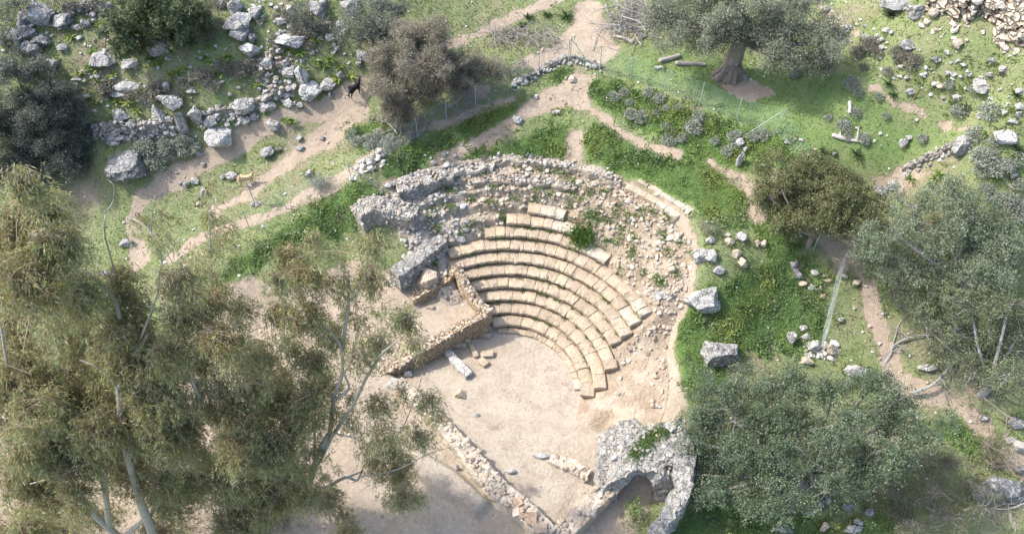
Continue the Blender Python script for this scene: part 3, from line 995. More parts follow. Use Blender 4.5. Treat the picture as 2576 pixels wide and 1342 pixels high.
B = [
    # upper left slope
    (100, 37, 74, 60, 'g', 'big rounded pale grey boulder near the top left corner under dark scrub'),
    (58, 50, 52, 40, 'd', 'dark flank boulder wedged left of the big rounded top left boulder'),
    (160, 54, 58, 42, 'g', 'grey split boulder right of the big rounded top left boulder'),
    (52, 84, 84, 44, 'd', 'low brownish rock shelf below the top left boulders'),
    (82, 132, 46, 52, 'd', 'dark smooth upright boulder beside the shaded hollow on the left'),
    (104, 102, 54, 36, 'd', 'dark grey boulder behind the smooth upright boulder on the left'),
    (118, 163, 56, 38, 'p', 'lichen whitened flat boulder just above the dark left olive tree'),
    (393, 115, 60, 52, 'p', 'pale pitted boulder nestled at the foot of the dark green shrub'),
    (256, 148, 74, 44, 'p', 'squarish pale boulder with flat top left of the dark green shrub'),
    (328, 162, 46, 29, 'p', 'cracked pale rock right of the squarish flat topped boulder'),
    (317, 216, 66, 28, 'p', 'flat outcrop of pale bedrock in the middle of the herb slope'),
    (300, 236, 58, 18, 'p', 'lower ledge of the pale bedrock outcrop on the herb slope'),
    (420, 220, 20, 28, 'g', 'small grey upright stone alone on the herb slope'),
    (480, 227, 34, 20, 'g', 'low grey rock half sunk above the dry stone wall'),
    (215, 242, 26, 13, 'g', 'small smooth grey stone on grass right of the left olive tree'),
    (192, 199, 30, 11, 'p', 'flat pale stone lying on grass above the left olive tree'),
    (437, 250, 78, 48, 'g', 'broad grey boulder crowning the middle of the dry stone wall'),
    (303, 288, 54, 36, 'g', 'rounded grey boulder on the left end of the dry stone wall'),
    (398, 297, 46, 58, 'g', 'tall egg shaped grey boulder built into the dry stone wall'),
    (460, 312, 36, 70, 'g', 'narrow upright grey slab built into the dry stone wall'),
    (493, 290, 40, 46, 'g', 'square cut grey block right of the narrow upright slab'),
    (530, 307, 35, 32, 'p', 'pale block in the wall right of the square grey block'),
    (610, 267, 62, 46, 'p', 'large pale rounded boulder on the right part of the dry stone wall'),
    (612, 301, 43, 30, 'g', 'flat faced grey block under the large pale rounded wall boulder'),
    (553, 347, 72, 54, 'w', 'white faced wedge shaped boulder below the wall beside the footpath'),
    (320, 421, 112, 78, 'd', 'huge dark grey cracked boulder below the wall near the left olive tree'),
    (283, 350, 46, 32, 'd', 'dark grey boulder at the foot of the dry stone wall left end'),
    (490, 370, 20, 16, 'g', 'small grey stone below the white faced wedge boulder'),
    (503, 388, 26, 12, 'g', 'flat grey stone on the footpath edge below the white faced boulder'),
    (592, 18, 42, 42, 'p', 'topmost pale boulder of the boulder column at the top'),
    (600, 58, 74, 48, 'p', 'widest boulder of the boulder column at the top'),
    (603, 89, 50, 38, 'p', 'pale boulder under the widest one in the boulder column'),
    (634, 97, 24, 26, 'g', 'small grey boulder tucked right of the boulder column'),
    (630, 128, 50, 42, 'w', 'lowest white boulder of the boulder column'),
    (640, 35, 36, 34, 'p', 'pale boulder against the right side of the boulder column top'),
    (558, 10, 30, 24, 'g', 'grey rock left of the topmost column boulder'),
    (707, 55, 38, 27, 'p', 'pale knobbly rock right of the boulder column'),
    (803, 17, 62, 46, 'g', 'grey mottled boulder at the top edge left of the grey shrub'),
    (880, 14, 56, 36, 'g', 'rock face at the top edge behind the grey green shrub'),
    (728, 102, 80, 42, 'w', 'long bright white boulder on grass below the grey scrub'),
    (837, 92, 22, 18, 'w', 'small bright white rock left of the grey green shrub'),
    (846, 123, 28, 15, 'p', 'small pale rock under the grey green shrub'),
    (913, 138, 42, 26, 'w', 'white rock at the top of the bare slope beside the brown bush'),
    (940, 128, 22, 15, 'w', 'small white rock between the grey green shrub and brown bush'),
    (973, 125, 22, 12, 'p', 'small pale rock at the back left edge of the brown bush'),
    (903, 160, 20, 16, 'p', 'pale rock under a small dark shrub above the black goat'),
    (858, 190, 25, 24, 'g', 'grey rock just above and left of the black goat'),
    (826, 213, 42, 32, 'p', 'blocky pale boulder left of the black goat'),
    (832, 237, 20, 16, 'g', 'small grey rock under the blocky pale boulder'),
    (674, 160, 42, 36, 'p', 'pale square boulder on top of the heap of wall stones'),
    (763, 190, 42, 50, 'w', 'tall white upright boulder right of the stone heap'),
    (782, 232, 60, 48, 'w', 'broad white base boulder below the tall upright one'),
    (727, 182, 36, 30, 'p', 'pale boulder between the stone heap and the tall white one'),
    (755, 263, 26, 18, 'p', 'pale rock on the path edge below the tall white boulder'),
    (725, 259, 28, 24, 'p', 'pale pair partner rock left of the path edge stone'),
    (672, 268, 52, 32, 'g', 'flat grey boulder at the foot of the stone heap'),
    (640, 293, 26, 20, 'g', 'grey stone left of the flat boulder beneath the heap'),
    (687, 316, 38, 30, 'p', 'pale knob of rock on the grass strip between two footpaths'),
    (672, 384, 40, 32, 'g', 'rounded grey boulder at the lower edge of the bare slope'),
    (700, 375, 18, 18, 'g', 'small grey rock right of the rounded slope edge boulder'),
    (778, 436, 22, 24, 'p', 'upright pale stone among herbs near the wire fence'),
    (580, 442, 36, 20, 'p', 'pale elongated rock above the tan goat'),
    (490, 455, 28, 18, 'g', 'rounded grey rock beside the footpath bend'),
    (467, 464, 22, 18, 'g', 'grey rock left of the rounded one at the footpath bend'),
    (512, 483, 22, 24, 'p', 'pale upright rock below the footpath bend'),
    (502, 513, 20, 15, 't', 'tan stone on the lower grass strip near the eucalyptus tops'),
    (317, 610, 36, 26, 'g', 'grey pointed boulder seen between the left eucalyptus crowns'),
    (270, 690, 52, 20, 'd', 'dark rock slab half hidden among left eucalyptus branches'),
    (110, 640, 34, 24, 'g', 'grey boulder deep among the left eucalyptus branches'),
    # plateau and right slope
    (1658, 170, 30, 12, 'w', 'flat white stone on the lawn left of the big olive trunk'),
    (1861, 362, 24, 30, 'w', 'white rough stone above the standing white stone by the fence'),
    (1861, 404, 20, 48, 'w', 'standing white stone among herbs below the green fence'),
    (1876, 377, 16, 20, 'p', 'pale stone right of the standing white stone'),
    (1918, 416, 28, 12, 'w', 'flat white stone at the left edge of the lentisk'),
    (1730, 322, 13, 14, 'w', 'small white stone amid the green bank below the fence'),
    (1303, 303, 28, 24, 'p', 'pale lichen stone on the bare ground above the theatre'),
    (1442, 200, 22, 18, 't', 'tan stone on bare soil below the fence corner post'),
    (1348, 243, 18, 14, 'p', 'pale stone on the bare crest above the theatre'),
    (1400, 282, 26, 12, 'p', 'flat pale stone on the bare crest beside green herbs'),
    (2077, 26, 22, 24, 'g', 'grey upright rock right of the big olive crown top'),
    (2132, 73, 28, 24, 'g', 'dark grey rock pair right of the big olive crown'),
    (2175, 94, 20, 14, 'g', 'small grey rock below the white stone on the stony slope'),
    (2229, 75, 26, 15, 'w', 'white oval stone high on the stony slope'),
    (2214, 102, 14, 12, 'g', 'small grey round stone under the white oval one'),
    (2282, 115, 44, 32, 'd', 'dark grey boulder with scrub in the middle of the stony slope'),
    (2355, 150, 26, 22, 'd', 'dark round boulder alone right on the stony slope'),
    (2265, 167, 20, 13, 'w', 'white blocky stone left below the dark round boulder'),
    (2322, 190, 26, 14, 'p', 'pale low stone below the dark round boulder'),
    (2399, 186, 24, 12, 'g', 'grey stone right of the pale low stone'),
    (2352, 210, 20, 12, 'p', 'pale slanting stone on the middle of the stony slope'),
    (2367, 217, 22, 18, 't', 'tan rounded stone beside the pale slanting stone'),
    (2292, 230, 38, 17, 'd', 'dark flat rock on the lawn edge above the stone line'),
    (2285, 195, 22, 12, 'g', 'grey flat stone above the dark flat rock'),
    (2469, 217, 66, 42, 'w', 'largest bright white boulder on the right slope'),
    (2522, 177, 32, 26, 'p', 'pale angled slab above the largest bright white boulder'),
    (2492, 187, 26, 14, 'p', 'pale flat stone between slab and largest white boulder'),
    (2495, 152, 20, 17, 'g', 'grey pointed stone below the ruined wall'),
    (2425, 162, 20, 12, 'w', 'white stone right of the dark round boulder'),
    (2439, 187, 22, 12, 'p', 'pale stone above the left end of the largest white boulder'),
    (2397, 277, 26, 22, 'd', 'dark grey upright boulder with a shrub beside it'),
    (2405, 243, 20, 13, 'p', 'pale stone above the dark upright boulder'),
    (2468, 291, 24, 15, 'g', 'grey slab stone by the rusty stub on the right slope'),
    (2527, 284, 20, 15, 'w', 'white square stone near the right edge'),
    (2552, 307, 38, 12, 'w', 'long flat white stone near the right edge'),
    (2562, 290, 18, 22, 'p', 'pale upright stone above the long flat white one'),
    (2565, 269, 30, 18, 'p', 'pale boulder at the right edge above the upright stone'),
    (2565, 230, 26, 17, 'p', 'pale boulder at the right edge level with the largest white one'),
    (2528, 346, 58, 38, 'w', 'angular white boulder low on the right slope near the edge'),
    (2415, 373, 48, 62, 'g', 'tall leaning grey rock at the lower edge of the lawn'),
    (2540, 420, 34, 22, 'p', 'pale boulder below the angular white boulder'),
    (2552, 440, 24, 18, 'p', 'second pale boulder under the one below the angular boulder'),
    (2272, 360, 20, 28, 'w', 'white forked stone standing on the lawn'),
    (2288, 345, 22, 11, 'w', 'white flat stone touching the forked stone on the lawn'),
    (2127, 308, 18, 17, 'g', 'grey stone with a tuft on the lawn near the fence corner'),
    (2155, 323, 10, 11, 'w', 'small white stone right of the tufted grey stone'),
    (1980, 357, 18, 14, 'd', 'dark stone just behind the falling fence panel'),
    (1999, 350, 12, 9, 't', 'tan stone behind the falling fence panel'),
    (2015, 353, 14, 11, 't', 'tan stone right of the falling fence panel'),
    (2050, 376, 13, 8, 'w', 'small white stone on the lawn above the lentisk'),
    (2098, 387, 14, 14, 'p', 'pale stone beside a dark squill plant above the lentisk'),
    (2000, 187, 26, 24, 'd', 'dark round boulder under the low olive branches'),
    (2262, 8, 92, 46, 'g', 'big sloping grey bedrock slab left of the ruined wall'),
    (2305, 29, 54, 48, 'g', 'angular grey bedrock block against the ruined wall'),
    (2212, 477, 42, 30, 'd', 'dark grey rock beside the eroded earth bank'),
    (2249, 467, 46, 24, 'g', 'grey rock on the foot of the eroded earth bank'),
    # theatre side, right
    (1768, 750, 97, 70, 'p', 'largest squared pale limestone block on the green bank right of the seats', ),
    (1661, 745, 40, 36, 'g', 'grey pointed rock left of the largest squared block'),
    (1688, 745, 20, 26, 'p', 'narrow pale rock between the grey pointed rock and squared block'),
    (1808, 891, 106, 72, 'g', 'rough pitted grey boulder with a dark hollow above the lower right tree'),
    (1765, 640, 62, 42, 'p', 'big lump of mortared rubble at the right end of the stony bank'),
    (1790, 645, 42, 36, 'p', 'second rubble lump right of the big mortared lump'),
    (1808, 680, 34, 26, 'g', 'jagged grey stone on the green bank below the rubble lumps'),
    (1835, 607, 30, 24, 't', 'tan boulder of the wall remnant left of the lentisk trunk'),
    (1865, 598, 30, 26, 'w', 'white boulder of the wall remnant left of the lentisk trunk'),
    (1853, 637, 28, 26, 't', 'lower tan boulder of the wall remnant'),
    (1868, 661, 30, 30, 't', 'crumbling tan boulder at the bottom of the wall remnant'),
    (1788, 603, 28, 22, 'p', 'pale stone under a small dark shrub by the rubble bank'),
    (1905, 610, 22, 20, 't', 'tan stone at the right end of the wall remnant'),
    (1922, 613, 20, 22, 't', 'outermost tan stone of the wall remnant'),
    (2049, 687, 22, 19, 'p', 'pale stone of the heap left of the leaning fence'),
    (2075, 693, 18, 12, 't', 'small tan stone of the heap touching the fence foot'),
    (2082, 705, 27, 13, 't', 'flat tan stone of the heap beside the fence'),
    (2045, 723, 26, 19, 'p', 'round pale stone lowest in the heap left of the fence'),
    (2062, 724, 16, 15, 't', 'tan stone right of the round pale stone in the heap'),
    (2019, 713, 23, 15, 't', 'tan slanted stone at the left end of the heap'),
    (2154, 712, 23, 19, 't', 'tan rounded stone right of the leaning fence'),
    (2125, 695, 18, 14, 'p', 'pale stone at the fence bottom on the right side'),
    (2070, 745, 20, 12, 't', 'flat tan stone alone in herbs under the heap'),
    (2115, 804, 18, 15, 'p', 'pale stone on the dirt right of the lower fence'),
    (2022, 825, 25, 17, 'w', 'white oval stone left of the lower fence end'),
    (1989, 852, 27, 36, 'w', 'white tall stone in the lower herb patch'),
    (2029, 847, 29, 18, 'w', 'white wide stone below the white oval stone'),
    (2049, 871, 38, 32, 'w', 'white boulder at the lower end of the fence'),
    (2092, 881, 27, 30, 't', 'tan upright stone right of the lower fence end'),
    (2222, 787, 17, 12, 'p', 'small pale stone beside the dirt track'),
    (2155, 931, 68, 34, 'w', 'white boulder showing above the lower right tree'),
    (2029, 908, 42, 22, 't', 'tan rock just above the lower right tree crown'),
    (2335, 926, 58, 24, 'p', 'pale rock under the bent grey limb'),
    (2555, 1065, 42, 36, 'g', 'grey boulder at the right edge near a leaning dead branch'),
    (2475, 1051, 24, 16, 'g', 'small grey rock on the herb slope lower right'),
    (2565, 1120, 36, 36, 'p', 'pale boulder at the right edge beside the dirt track'),
    (2542, 1108, 28, 19, 'p', 'pale rock left of the edge boulder beside the dirt track'),
    (2512, 1228, 150, 78, 'd', 'largest smooth dark grey boulder at the lower right edge'),
    (2567, 1181, 26, 32, 'g', 'grey stone above the largest smooth dark boulder'),
    (2082, 1258, 30, 28, 'd', 'dark grey boulder under the lower right tree'),
    (2062, 1266, 26, 26, 'd', 'dark grey boulder left partner under the lower right tree'),
    (2189, 1288, 34, 22, 'd', 'dark oval stone on herbs below the lower right tree'),
    (2132, 1275, 30, 24, 'd', 'dark flat stone between boulders below the lower right tree'),
    (2035, 1288, 36, 17, 'g', 'grey flat stone at the lower left under the lower right tree'),
    (1972, 1331, 62, 26, 'g', 'long grey rock at the bottom edge beside the vault ruin'),
    (2145, 1331, 52, 24, 'g', 'wide grey rock at the bottom edge below the tree'),
    (2159, 1313, 26, 20, 'g', 'grey rock above the wide bottom edge rock'),
    (2075, 1325, 28, 24, 't', 'tan grey rock at the bottom edge between herbs'),
    # stage area
    (994, 968, 46, 27, 'w', 'white rough boulder on the upper end of the stage wall'),
    (1027, 940, 22, 17, 'w', 'white stone above the upper end of the stage wall'),
    (1163, 993, 40, 34, 't', 'flat tan rock half buried in the orchestra floor'),
    (1198, 1045, 20, 15, 'p', 'small pale lump half buried in the orchestra floor'),
    (1287, 1187, 36, 18, 'w', 'white flat rock half buried near the stage wall'),
    (1364, 1149, 54, 20, 'p', 'pale rock half buried near the wooden plank'),
    (1083, 774, 25, 14, 't', 'smooth tan stone lying on the cracked mud of the side room'),
    (1074, 702, 62, 52, 't', 'large tan fallen vault fragment at the back of the side room'),
    (1151, 868, 22, 20, 't', 'tan stone at the foot of the side room wall'),
    (1200, 836, 18, 16, 'p', 'pale stone in the corner below the side room wall'),
    (1605, 890, 26, 16, 'w', 'white broken stone on the dirt right of the seats'),
    (1592, 915, 24, 14, 'w', 'white broken stone nearer the lowest seats end'),
    (1623, 852, 20, 16, 't', 'tan stone on the dirt right of the fifth seat row end'),
    (1597, 930, 14, 12, 'p', 'small pale stone on the dirt ramp'),
    (1503, 1030, 26, 10, 'p', 'thin pale slab fragment below the seat ends'),
    (1596, 1018, 10, 10, 'w', 'tiny white stone on the dirt in front of the vault ruin'),
    (1600, 1200, 15, 18, 'g', 'grey stone lying inside the ruined vault'),
    (1150, 1176, 12, 16, 'p', 'small pale angular stone on the left flank of the stage wall'),
]
for b in B:
    flatb = b[5].startswith(('flat', 'low ', 'long flat', 'smooth tan')) or 'half buried' in b[5]
    cat = 'boulder' if b[2] > 30 else 'stone'
    boulder(*b[:6], cat=cat, name='boulder' if b[2] > 30 else 'stone', cuts=11 if 'squar' in b[5] or 'block' in b[5] else 16,
            lift=-.15 if 'half buried' in b[5] else .15 if 'half' in b[5] or 'bedrock' in b[5] else .38, mat=M_BLOCK if b[4] == 't' else M_PALE if ('half buried' in b[5] or 'stage wall' in b[5] or 'broken' in b[5] or 'fragment' in b[5]) else None)

# stones too alike to tell apart: one phrase per place
FIELD = [
    (22, 19, 'p', [(550, 0), (870, 0), (900, 110), (760, 150), (640, 160), (560, 110)], 'pale medium stone among scrub of the top boulder field', 'medium stones of the top boulder field'),
    (18, 20, 'g', [(10, 50), (280, 30), (290, 70), (140, 150), (60, 160)], 'grey medium stone between the top left boulders', 'medium stones between the top left boulders'),
    (18, 20, 'p', [(240, 330), (500, 295), (740, 228), (800, 250), (520, 345), (240, 368)], 'pale medium stone along the dry stone wall', 'medium stones along the dry stone wall'),
    (16, 14, 'p', [(2120, 60), (2300, 90), (2570, 190), (2570, 420), (2450, 300), (2300, 230), (2150, 170)], 'pale grey stone half sunk in the green slope below the ruined wall', 'half sunk stones below the ruined wall'),
    (34, 11, 'p', [(150, 60), (560, 150), (640, 220), (560, 250), (250, 270), (180, 190)], 'small pale stone lying in herbs on the boulder slope', 'small stones of the boulder slope'),
    (8, 12, 'p', [(640, 60), (830, 60), (860, 170), (700, 150)], 'small pale stone among grey scrub below the top boulders', 'small stones below the top boulders'),
    (8, 13, 'g', [(380, 420), (640, 390), (800, 330), (820, 350), (640, 440), (420, 480)], 'small grey stone on the grass strip between the footpaths', 'small stones between the footpaths'),
    (36, 10, 'w', [(2120, 60), (2300, 90), (2560, 190), (2560, 330), (2450, 300), (2300, 230), (2150, 170)], 'small white stone scattered on the green slope below the ruined wall', 'small stones below the ruined wall'),
    (8, 8, 'w', [(2050, 260), (2300, 280), (2380, 330), (2250, 400), (2060, 380)], 'small white stone on the lawn right of the fence', 'small stones on the lawn'),
    (6, 12, 'p', [(2460, 380), (2570, 380), (2570, 560), (2480, 520)], 'small pale stone between scrub at the right edge', 'small stones at the right edge'),
    (7, 9, 't', [(2110, 700), (2200, 720), (2260, 900), (2200, 930), (2140, 820)], 'small tan stone on the dirt track right of the fence', 'small stones on the dirt track'),
    (8, 11, 'p', [(1090, 380), (1180, 360), (1130, 410), (900, 440), (880, 470), (980, 400)], 'small pale stone on bare soil above the theatre rim', 'small stones above the rim'),
]
lib_small = [rockshape(900 + i, 2, 13) for i in range(8)]
lib_me = {}
for fi, (n, sz, tone, P, lab, grp) in enumerate(FIELD):
    r = rs(300 + fi)
    P = np.array(P, float)
    got = 0
    while got < n:
        x = r.uniform(P[:, 0].min(), P[:, 0].max(), 200)
        y = r.uniform(P[:, 1].min(), P[:, 1].max(), 200)
        ok = inpoly(x, y, P) > 0
        for a, b in zip(x[ok], y[ok]):
            if got >= n:
                break
            p = g1(a, b)
            s = mpp(p) * sz * r.uniform(.6, 1.5) / 2
            i = int(r.integers(8))
            if (i, tone) not in lib_me:
                V, F = lib_small[i]
                lib_me[(i, tone)] = mesh('stone', V * np.array([1, .8, .62]), F, M_ROCK, False, np.array(TONE[tone]))
            o = obj('stone', lib_me[(i, tone)], None, [float(p[0]), float(p[1]), float(p[2] + s * .3)])
            o.scale = (s, s, s)
            o.rotation_euler = (r.uniform(-.3, .3), r.uniform(-.3, .3), r.uniform(0, 6.28))
            tag(o, lab, 'stone', grp)
            got += 1


def joined_rocks(P, size, r, lib, tones, sq=(1, .85, .7)):
    mb = MB()
    P = np.asarray(P)
    for i in range(len(P)):
        V, F = lib[int(r.integers(len(lib)))]
        a, b = r.uniform(0, 2 * PI), r.uniform(-.5, .5)
        ca, sa, cb, sb = math.cos(a), math.sin(a), math.cos(b), math.sin(b)
        R = np.array([[ca, -sa, 0], [sa, ca, 0], [0, 0, 1]]) @ np.array([[1, 0, 0], [0, cb, -sb], [0, sb, cb]])
        Q = (V * np.array(sq) * size[i]) @ R.T + P[i]
        t = tones[int(r.integers(len(tones)))]
        mb.add(Q, F, np.array(t) * r.uniform(.8, 1.15))
    return mb


lib1 = [rockshape(700 + i, 1, 9, 0.06, .6, 1.0) for i in range(14)]
lib2 = [rockshape(800 + i, 2, 12, 0.10) for i in range(10)]

# gravel: pebbles on paths, bare soil and between the grass, past counting
r = rs(77)
x, y = scatter_ground(60000, r)
d_ = samp(DRTg, x, y)
rr_ = np.hypot(x - TC[0], y - TC[1])
keep = r.uniform(size=len(x)) < np.where(d_ > .4, .28, .13) * (1 + 1.6 * samp(SLg, x, y)) * np.where(samp(PLAg, x, y) > .5, .25, 1) * np.where(samp(LUSg, x, y) > .3, .02, 1) * np.where(rr_ < 3.9, .7, 1)
x, y = x[keep], y[keep]
sz = .022 + .05 * r.uniform(size=len(x)) ** 3 + .05 * (r.uniform(size=len(x)) < .12) + .09 * (r.uniform(size=len(x)) < .16 * samp(SLg, x, y))
sz = np.where(np.hypot(x - .3, y - 20) < 6.5, np.minimum(sz, .045), sz)
V0, F0 = rockshape(650, 0, 7, 0.0)
allP = np.stack([x, y, hz(x, y) + sz * .2], -1)
a = r.uniform(0, 2 * PI, len(x))
R = np.zeros((len(x), 3, 3))
R[:, 0, 0] = np.cos(a)
R[:, 0, 1] = -np.sin(a)
R[:, 1, 0] = np.sin(a)
R[:, 1, 1] = np.cos(a)
R[:, 2, 2] = .7
VV = np.einsum('nij,kj->nki', R, V0) * (sz[:, None, None] * r.uniform(.7, 1.3, (len(x), 1, 3))) + allP[:, None]
FF = (F0[None] + (np.arange(len(x)) * len(V0))[:, None, None]).reshape(-1, 3)
tn = np.where((samp(DRTg, x, y) > .4)[:, None], np.array([.46, .385, .30]), np.array([.50, .49, .45])) * r.uniform(.65, 1.15, (len(x), 1))
o = obj('gravel', mesh('gravel', VV.reshape(-1, 3), FF, M_PALE, False, np.repeat(tn, len(V0), 0)))
tag(o, 'loose gravel and pebbles strewn over the bare soil and paths', 'gravel', None, 'stuff')
# grass and herbs grown up round the feet of the boulders
r = rs(78)
fx, fy = [], []
for (a_, b_, w_, d_) in FRINGE:
    k_ = int(40 + 90 * w_)
    t_ = r.uniform(0, 2 * PI, k_)
    q_ = 1 + r.normal(.03, .10, k_)
    fx.append(a_ + np.cos(t_) * w_ * q_)
    fy.append(b_ + np.sin(t_) * d_ * q_)
fx, fy = np.concatenate(fx), np.concatenate(fy)
ok_ = (samp(DRTg, fx, fy) < .35) & (fbm(np.stack([fx * 2.2, fy * 2.2, fx * 0], -1), 2, 4) > -.08)
fx, fy = fx[ok_], fy[ok_]
V, F, c = blades(np.stack([fx, fy, hz(fx, fy) + .08 * r.uniform(size=len(fx))], -1), .17, r, .75, .32, (.13, .18, .05), (.24, .275, .10))
o = obj('grass_fringe', mesh('grass_fringe', V, F, M_HERB, False, c))
tag(o, 'longer grass and herbs grown up round the feet of the boulders', 'grass', None, 'stuff')
print('gravel', len(x), 'boulders', len(B))

# ------------------------------------------------------------------ the theatre
def pol(rad, deg, z):
    a = np.radians(deg)
    return np.stack([TC[0] + rad * np.cos(a), TC[1] + rad * np.sin(a), np.broadcast_to(z, np.shape(a)) + 0 * a], -1)


THE = empty('stone_theatre', [TC[0], TC[1] + 4, 0.0], 'small ruined stone theatre with curved rows of tan block seats and a rubble bank', 'theatre')
BT = (.385, .312, .228)
ROWS = {1: (101, -7), 2: (104, -3), 3: (110, 7), 4: (113.5, 19.5), 5: (115, 20), 6: (115, 22.5), 7: (114, 23.5), 8: (98, 50), 9: (90, 65.5), 10: (83, 70.5)}
WBL = {1: .74, 2: .72, 3: .70, 4: .70, 5: .68, 6: .66, 7: .66, 8: .64, 9: .66, 10: .68}


def arcblock(r0, r1, a0, a1, zb, zt, seed, under=.12, amp=.026, rho=.04):
    rm = (r0 + r1) / 2
    hx = math.radians(a0 - a1) * rm / 2
    V, F = rbox((hx, (r1 - r0) / 2, (zt - zb) / 2), rho, 6)
    V = V + amp * 2 * np.stack([fbm(V / .22, 3, seed), fbm(V / .22, 3, seed + 7), fbm(V / .3, 3, seed + 13)], -1)
    V = V + amp * 1.2 * np.stack([fbm(V / .07, 2, seed + 3), fbm(V / .07, 2, seed + 9), fbm(V / .07, 2, seed + 5)], -1)
    # broken front arris
    fr = sm(0, -(r1 - r0) / 2, V[:, 1]) * sm(0, (zt - zb) / 2, V[:, 2])
    bite = np.clip(fbm(np.stack([V[:, 0] / .16, V[:, 0] * 0, V[:, 0] * 0 + seed], -1), 3, seed + 31) - .02, 0, 1)
    V[:, 2] -= fr * bite * .34
    V[:, 1] += fr * bite * .26
    lowf = (V[:, 1] < 0) & (V[:, 2] < (zt - zb) * .06)
    V[lowf, 1] += under
    rad = rm + V[:, 1]
    ang = np.radians((a0 + a1) / 2) + V[:, 0] / rm
    return np.stack([TC[0] + rad * np.cos(ang), TC[1] + rad * np.sin(ang), (zb + zt) / 2 + V[:, 2]], -1), F


def seat_row(k, r0, depth, a0, a1, zt, hgt, wid, label=None):
    root = None
    row_o = bpy.data.objects.new('seat_row', None)
    COL.objects.link(row_o)
    row_o.parent = THE
    row_o.location = (0, 0, 0)
    if label:
        row_o['label'] = label
    r = rs(40 + k)
    a = a0
    i = 0
    while a > a1 + 1.0:
        w = math.degrees(wid * r.uniform(.8, 1.25) / (r0 + .3))
        b = max(a - w, a1)
        if b - a1 < math.degrees(.28 / r0):
            b = a1
        g = math.degrees(.002 / r0)
        j = 0.02 * r.normal(size=4)
        dz_ = .02 * r.normal()
        V, F = arcblock(r0 + j[0] * .6, r0 + depth + j[1], a - g, b + g, zt - hgt, zt + dz_ - max(0, .02 * r.normal()), int(k * 100 + i))
        t = np.array(BT) * r.uniform(.84, 1.12) * np.array([1, r.uniform(.985, 1.015), r.uniform(.96, 1.03)])
        if b - a1 < 1.5 * w and k > 5:
            t = np.array([.43, .38, .30])
        Vl = V - np.array(THE.location)
        tc = np.tile(t, (len(V), 1))
        rv = np.hypot(V[:, 0] - TC[0], V[:, 1] - TC[1])
        # course below the seat slab: browner stone, painted darker still for the undercut's shade; earth has washed onto the back of the tread
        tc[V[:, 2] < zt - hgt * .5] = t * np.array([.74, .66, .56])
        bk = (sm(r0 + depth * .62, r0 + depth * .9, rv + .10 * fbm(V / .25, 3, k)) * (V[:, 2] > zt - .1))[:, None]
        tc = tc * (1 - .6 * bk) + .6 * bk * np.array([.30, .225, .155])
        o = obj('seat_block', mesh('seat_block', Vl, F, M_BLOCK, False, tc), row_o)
        a = b
        i += 1
    return row_o


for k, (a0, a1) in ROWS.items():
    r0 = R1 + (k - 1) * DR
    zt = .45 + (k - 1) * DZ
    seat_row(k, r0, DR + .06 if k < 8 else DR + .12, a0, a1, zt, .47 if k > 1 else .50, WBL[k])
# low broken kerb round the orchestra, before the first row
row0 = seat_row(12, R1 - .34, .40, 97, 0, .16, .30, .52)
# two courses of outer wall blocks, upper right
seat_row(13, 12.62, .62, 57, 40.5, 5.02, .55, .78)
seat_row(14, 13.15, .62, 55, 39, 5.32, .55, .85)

# rubble bank: the core of the upper tiers, worn to stony ledges
r = rs(91)
nr, na = 150, 380
RA = np.linspace(3.75, 12.9, nr)
AN = np.linspace(-34, 131, na)
RR, AA = np.meshgrid(RA, AN)
xx = TC[0] + RR * np.cos(np.radians(AA))
yy = TC[1] + RR * np.sin(np.radians(AA))
nz = fb2(xx, yy, .9, 4, 61)
nz2 = fb2(xx, yy, .28, 3, 62)
nz3 = fb2(xx, yy, 2.6, 3, 63)


def bank_z(RR, AA, nz, nz2, nz3):
    f = (RR - R1) / .82 + .35 * nz3
    fr_ = f - np.floor(f)
    terr = .42 * (sm(.35, .75, fr_) - fr_)
    zc = cone2(RR, AA) - .20 + terr * sm(9.0, 10.2, RR + .2 * nz) * sm(25, 55, AA) + .30 * nz + .22 * np.abs(nz2)
    inside = np.zeros(RR.shape)
    for k, (a0, a1) in ROWS.items():
        r0 = R1 + (k - 1) * DR
        inside = np.maximum(inside, sm(r0 - .35, r0 - .05, RR) * sm(r0 + DR + .35, r0 + DR + .05, RR) * sm(a0 + 3, a0 - 1, AA) * sm(a1 - 3.5, a1 + .5, AA))
    z_ = zc * (1 - inside) + (cone(RR) - .62) * inside
    lowr = sm(24, 10, AA) * (1 - inside)
    z_ = z_ - .05 * lowr
    edge_ = np.maximum(np.maximum(sm(-20, -34, AA), sm(122, 131, AA)), 0)
    X_, Y_ = TC[0] + RR * np.cos(np.radians(AA)), TC[1] + RR * np.sin(np.radians(AA))
    edge_ = np.maximum(edge_, sm(4.2, 3.8, RR))
    H_ = hz(X_, Y_)
    e1 = sm(rmax(AA) - 1.9, rmax(AA) - .3, RR) * sm(46, 34, AA)
    e2 = sm(rmax(AA) - .5, rmax(AA) + .2, RR) * sm(62, 56, AA)
    z_ = z_ * (1 - e1) + (H_ + .03) * e1 - .5 * e2
    return z_ * (1 - edge_) + np.minimum(z_, H_ - .4) * edge_


ZZ = bank_z(RR, AA, nz, nz2, nz3)
V = np.stack([xx, yy, ZZ], -1).reshape(-1, 3)
i, j = np.meshgrid(np.arange(na - 1), np.arange(nr - 1), indexing='ij')
q = i * nr + j
F = np.stack([q, q + 1, q + nr + 1, q + nr], -1).reshape(-1, 4)
t = sm(-.2, .25, fb2(xx, yy, .7, 4, 66)).reshape(-1, 1)
lft = sm(96, 112, AA).reshape(-1, 1)
colb = (np.array([.27, .21, .15]) * (1 - t) + np.array([.37, .31, .24]) * t) * (1 - .35 * lft) + .35 * lft * np.array([.42, .40, .37])
part('rubble_bank', V, F, mat_attr('rubble_core', 9.0, .5, 1.0, .07), THE, False, colb)
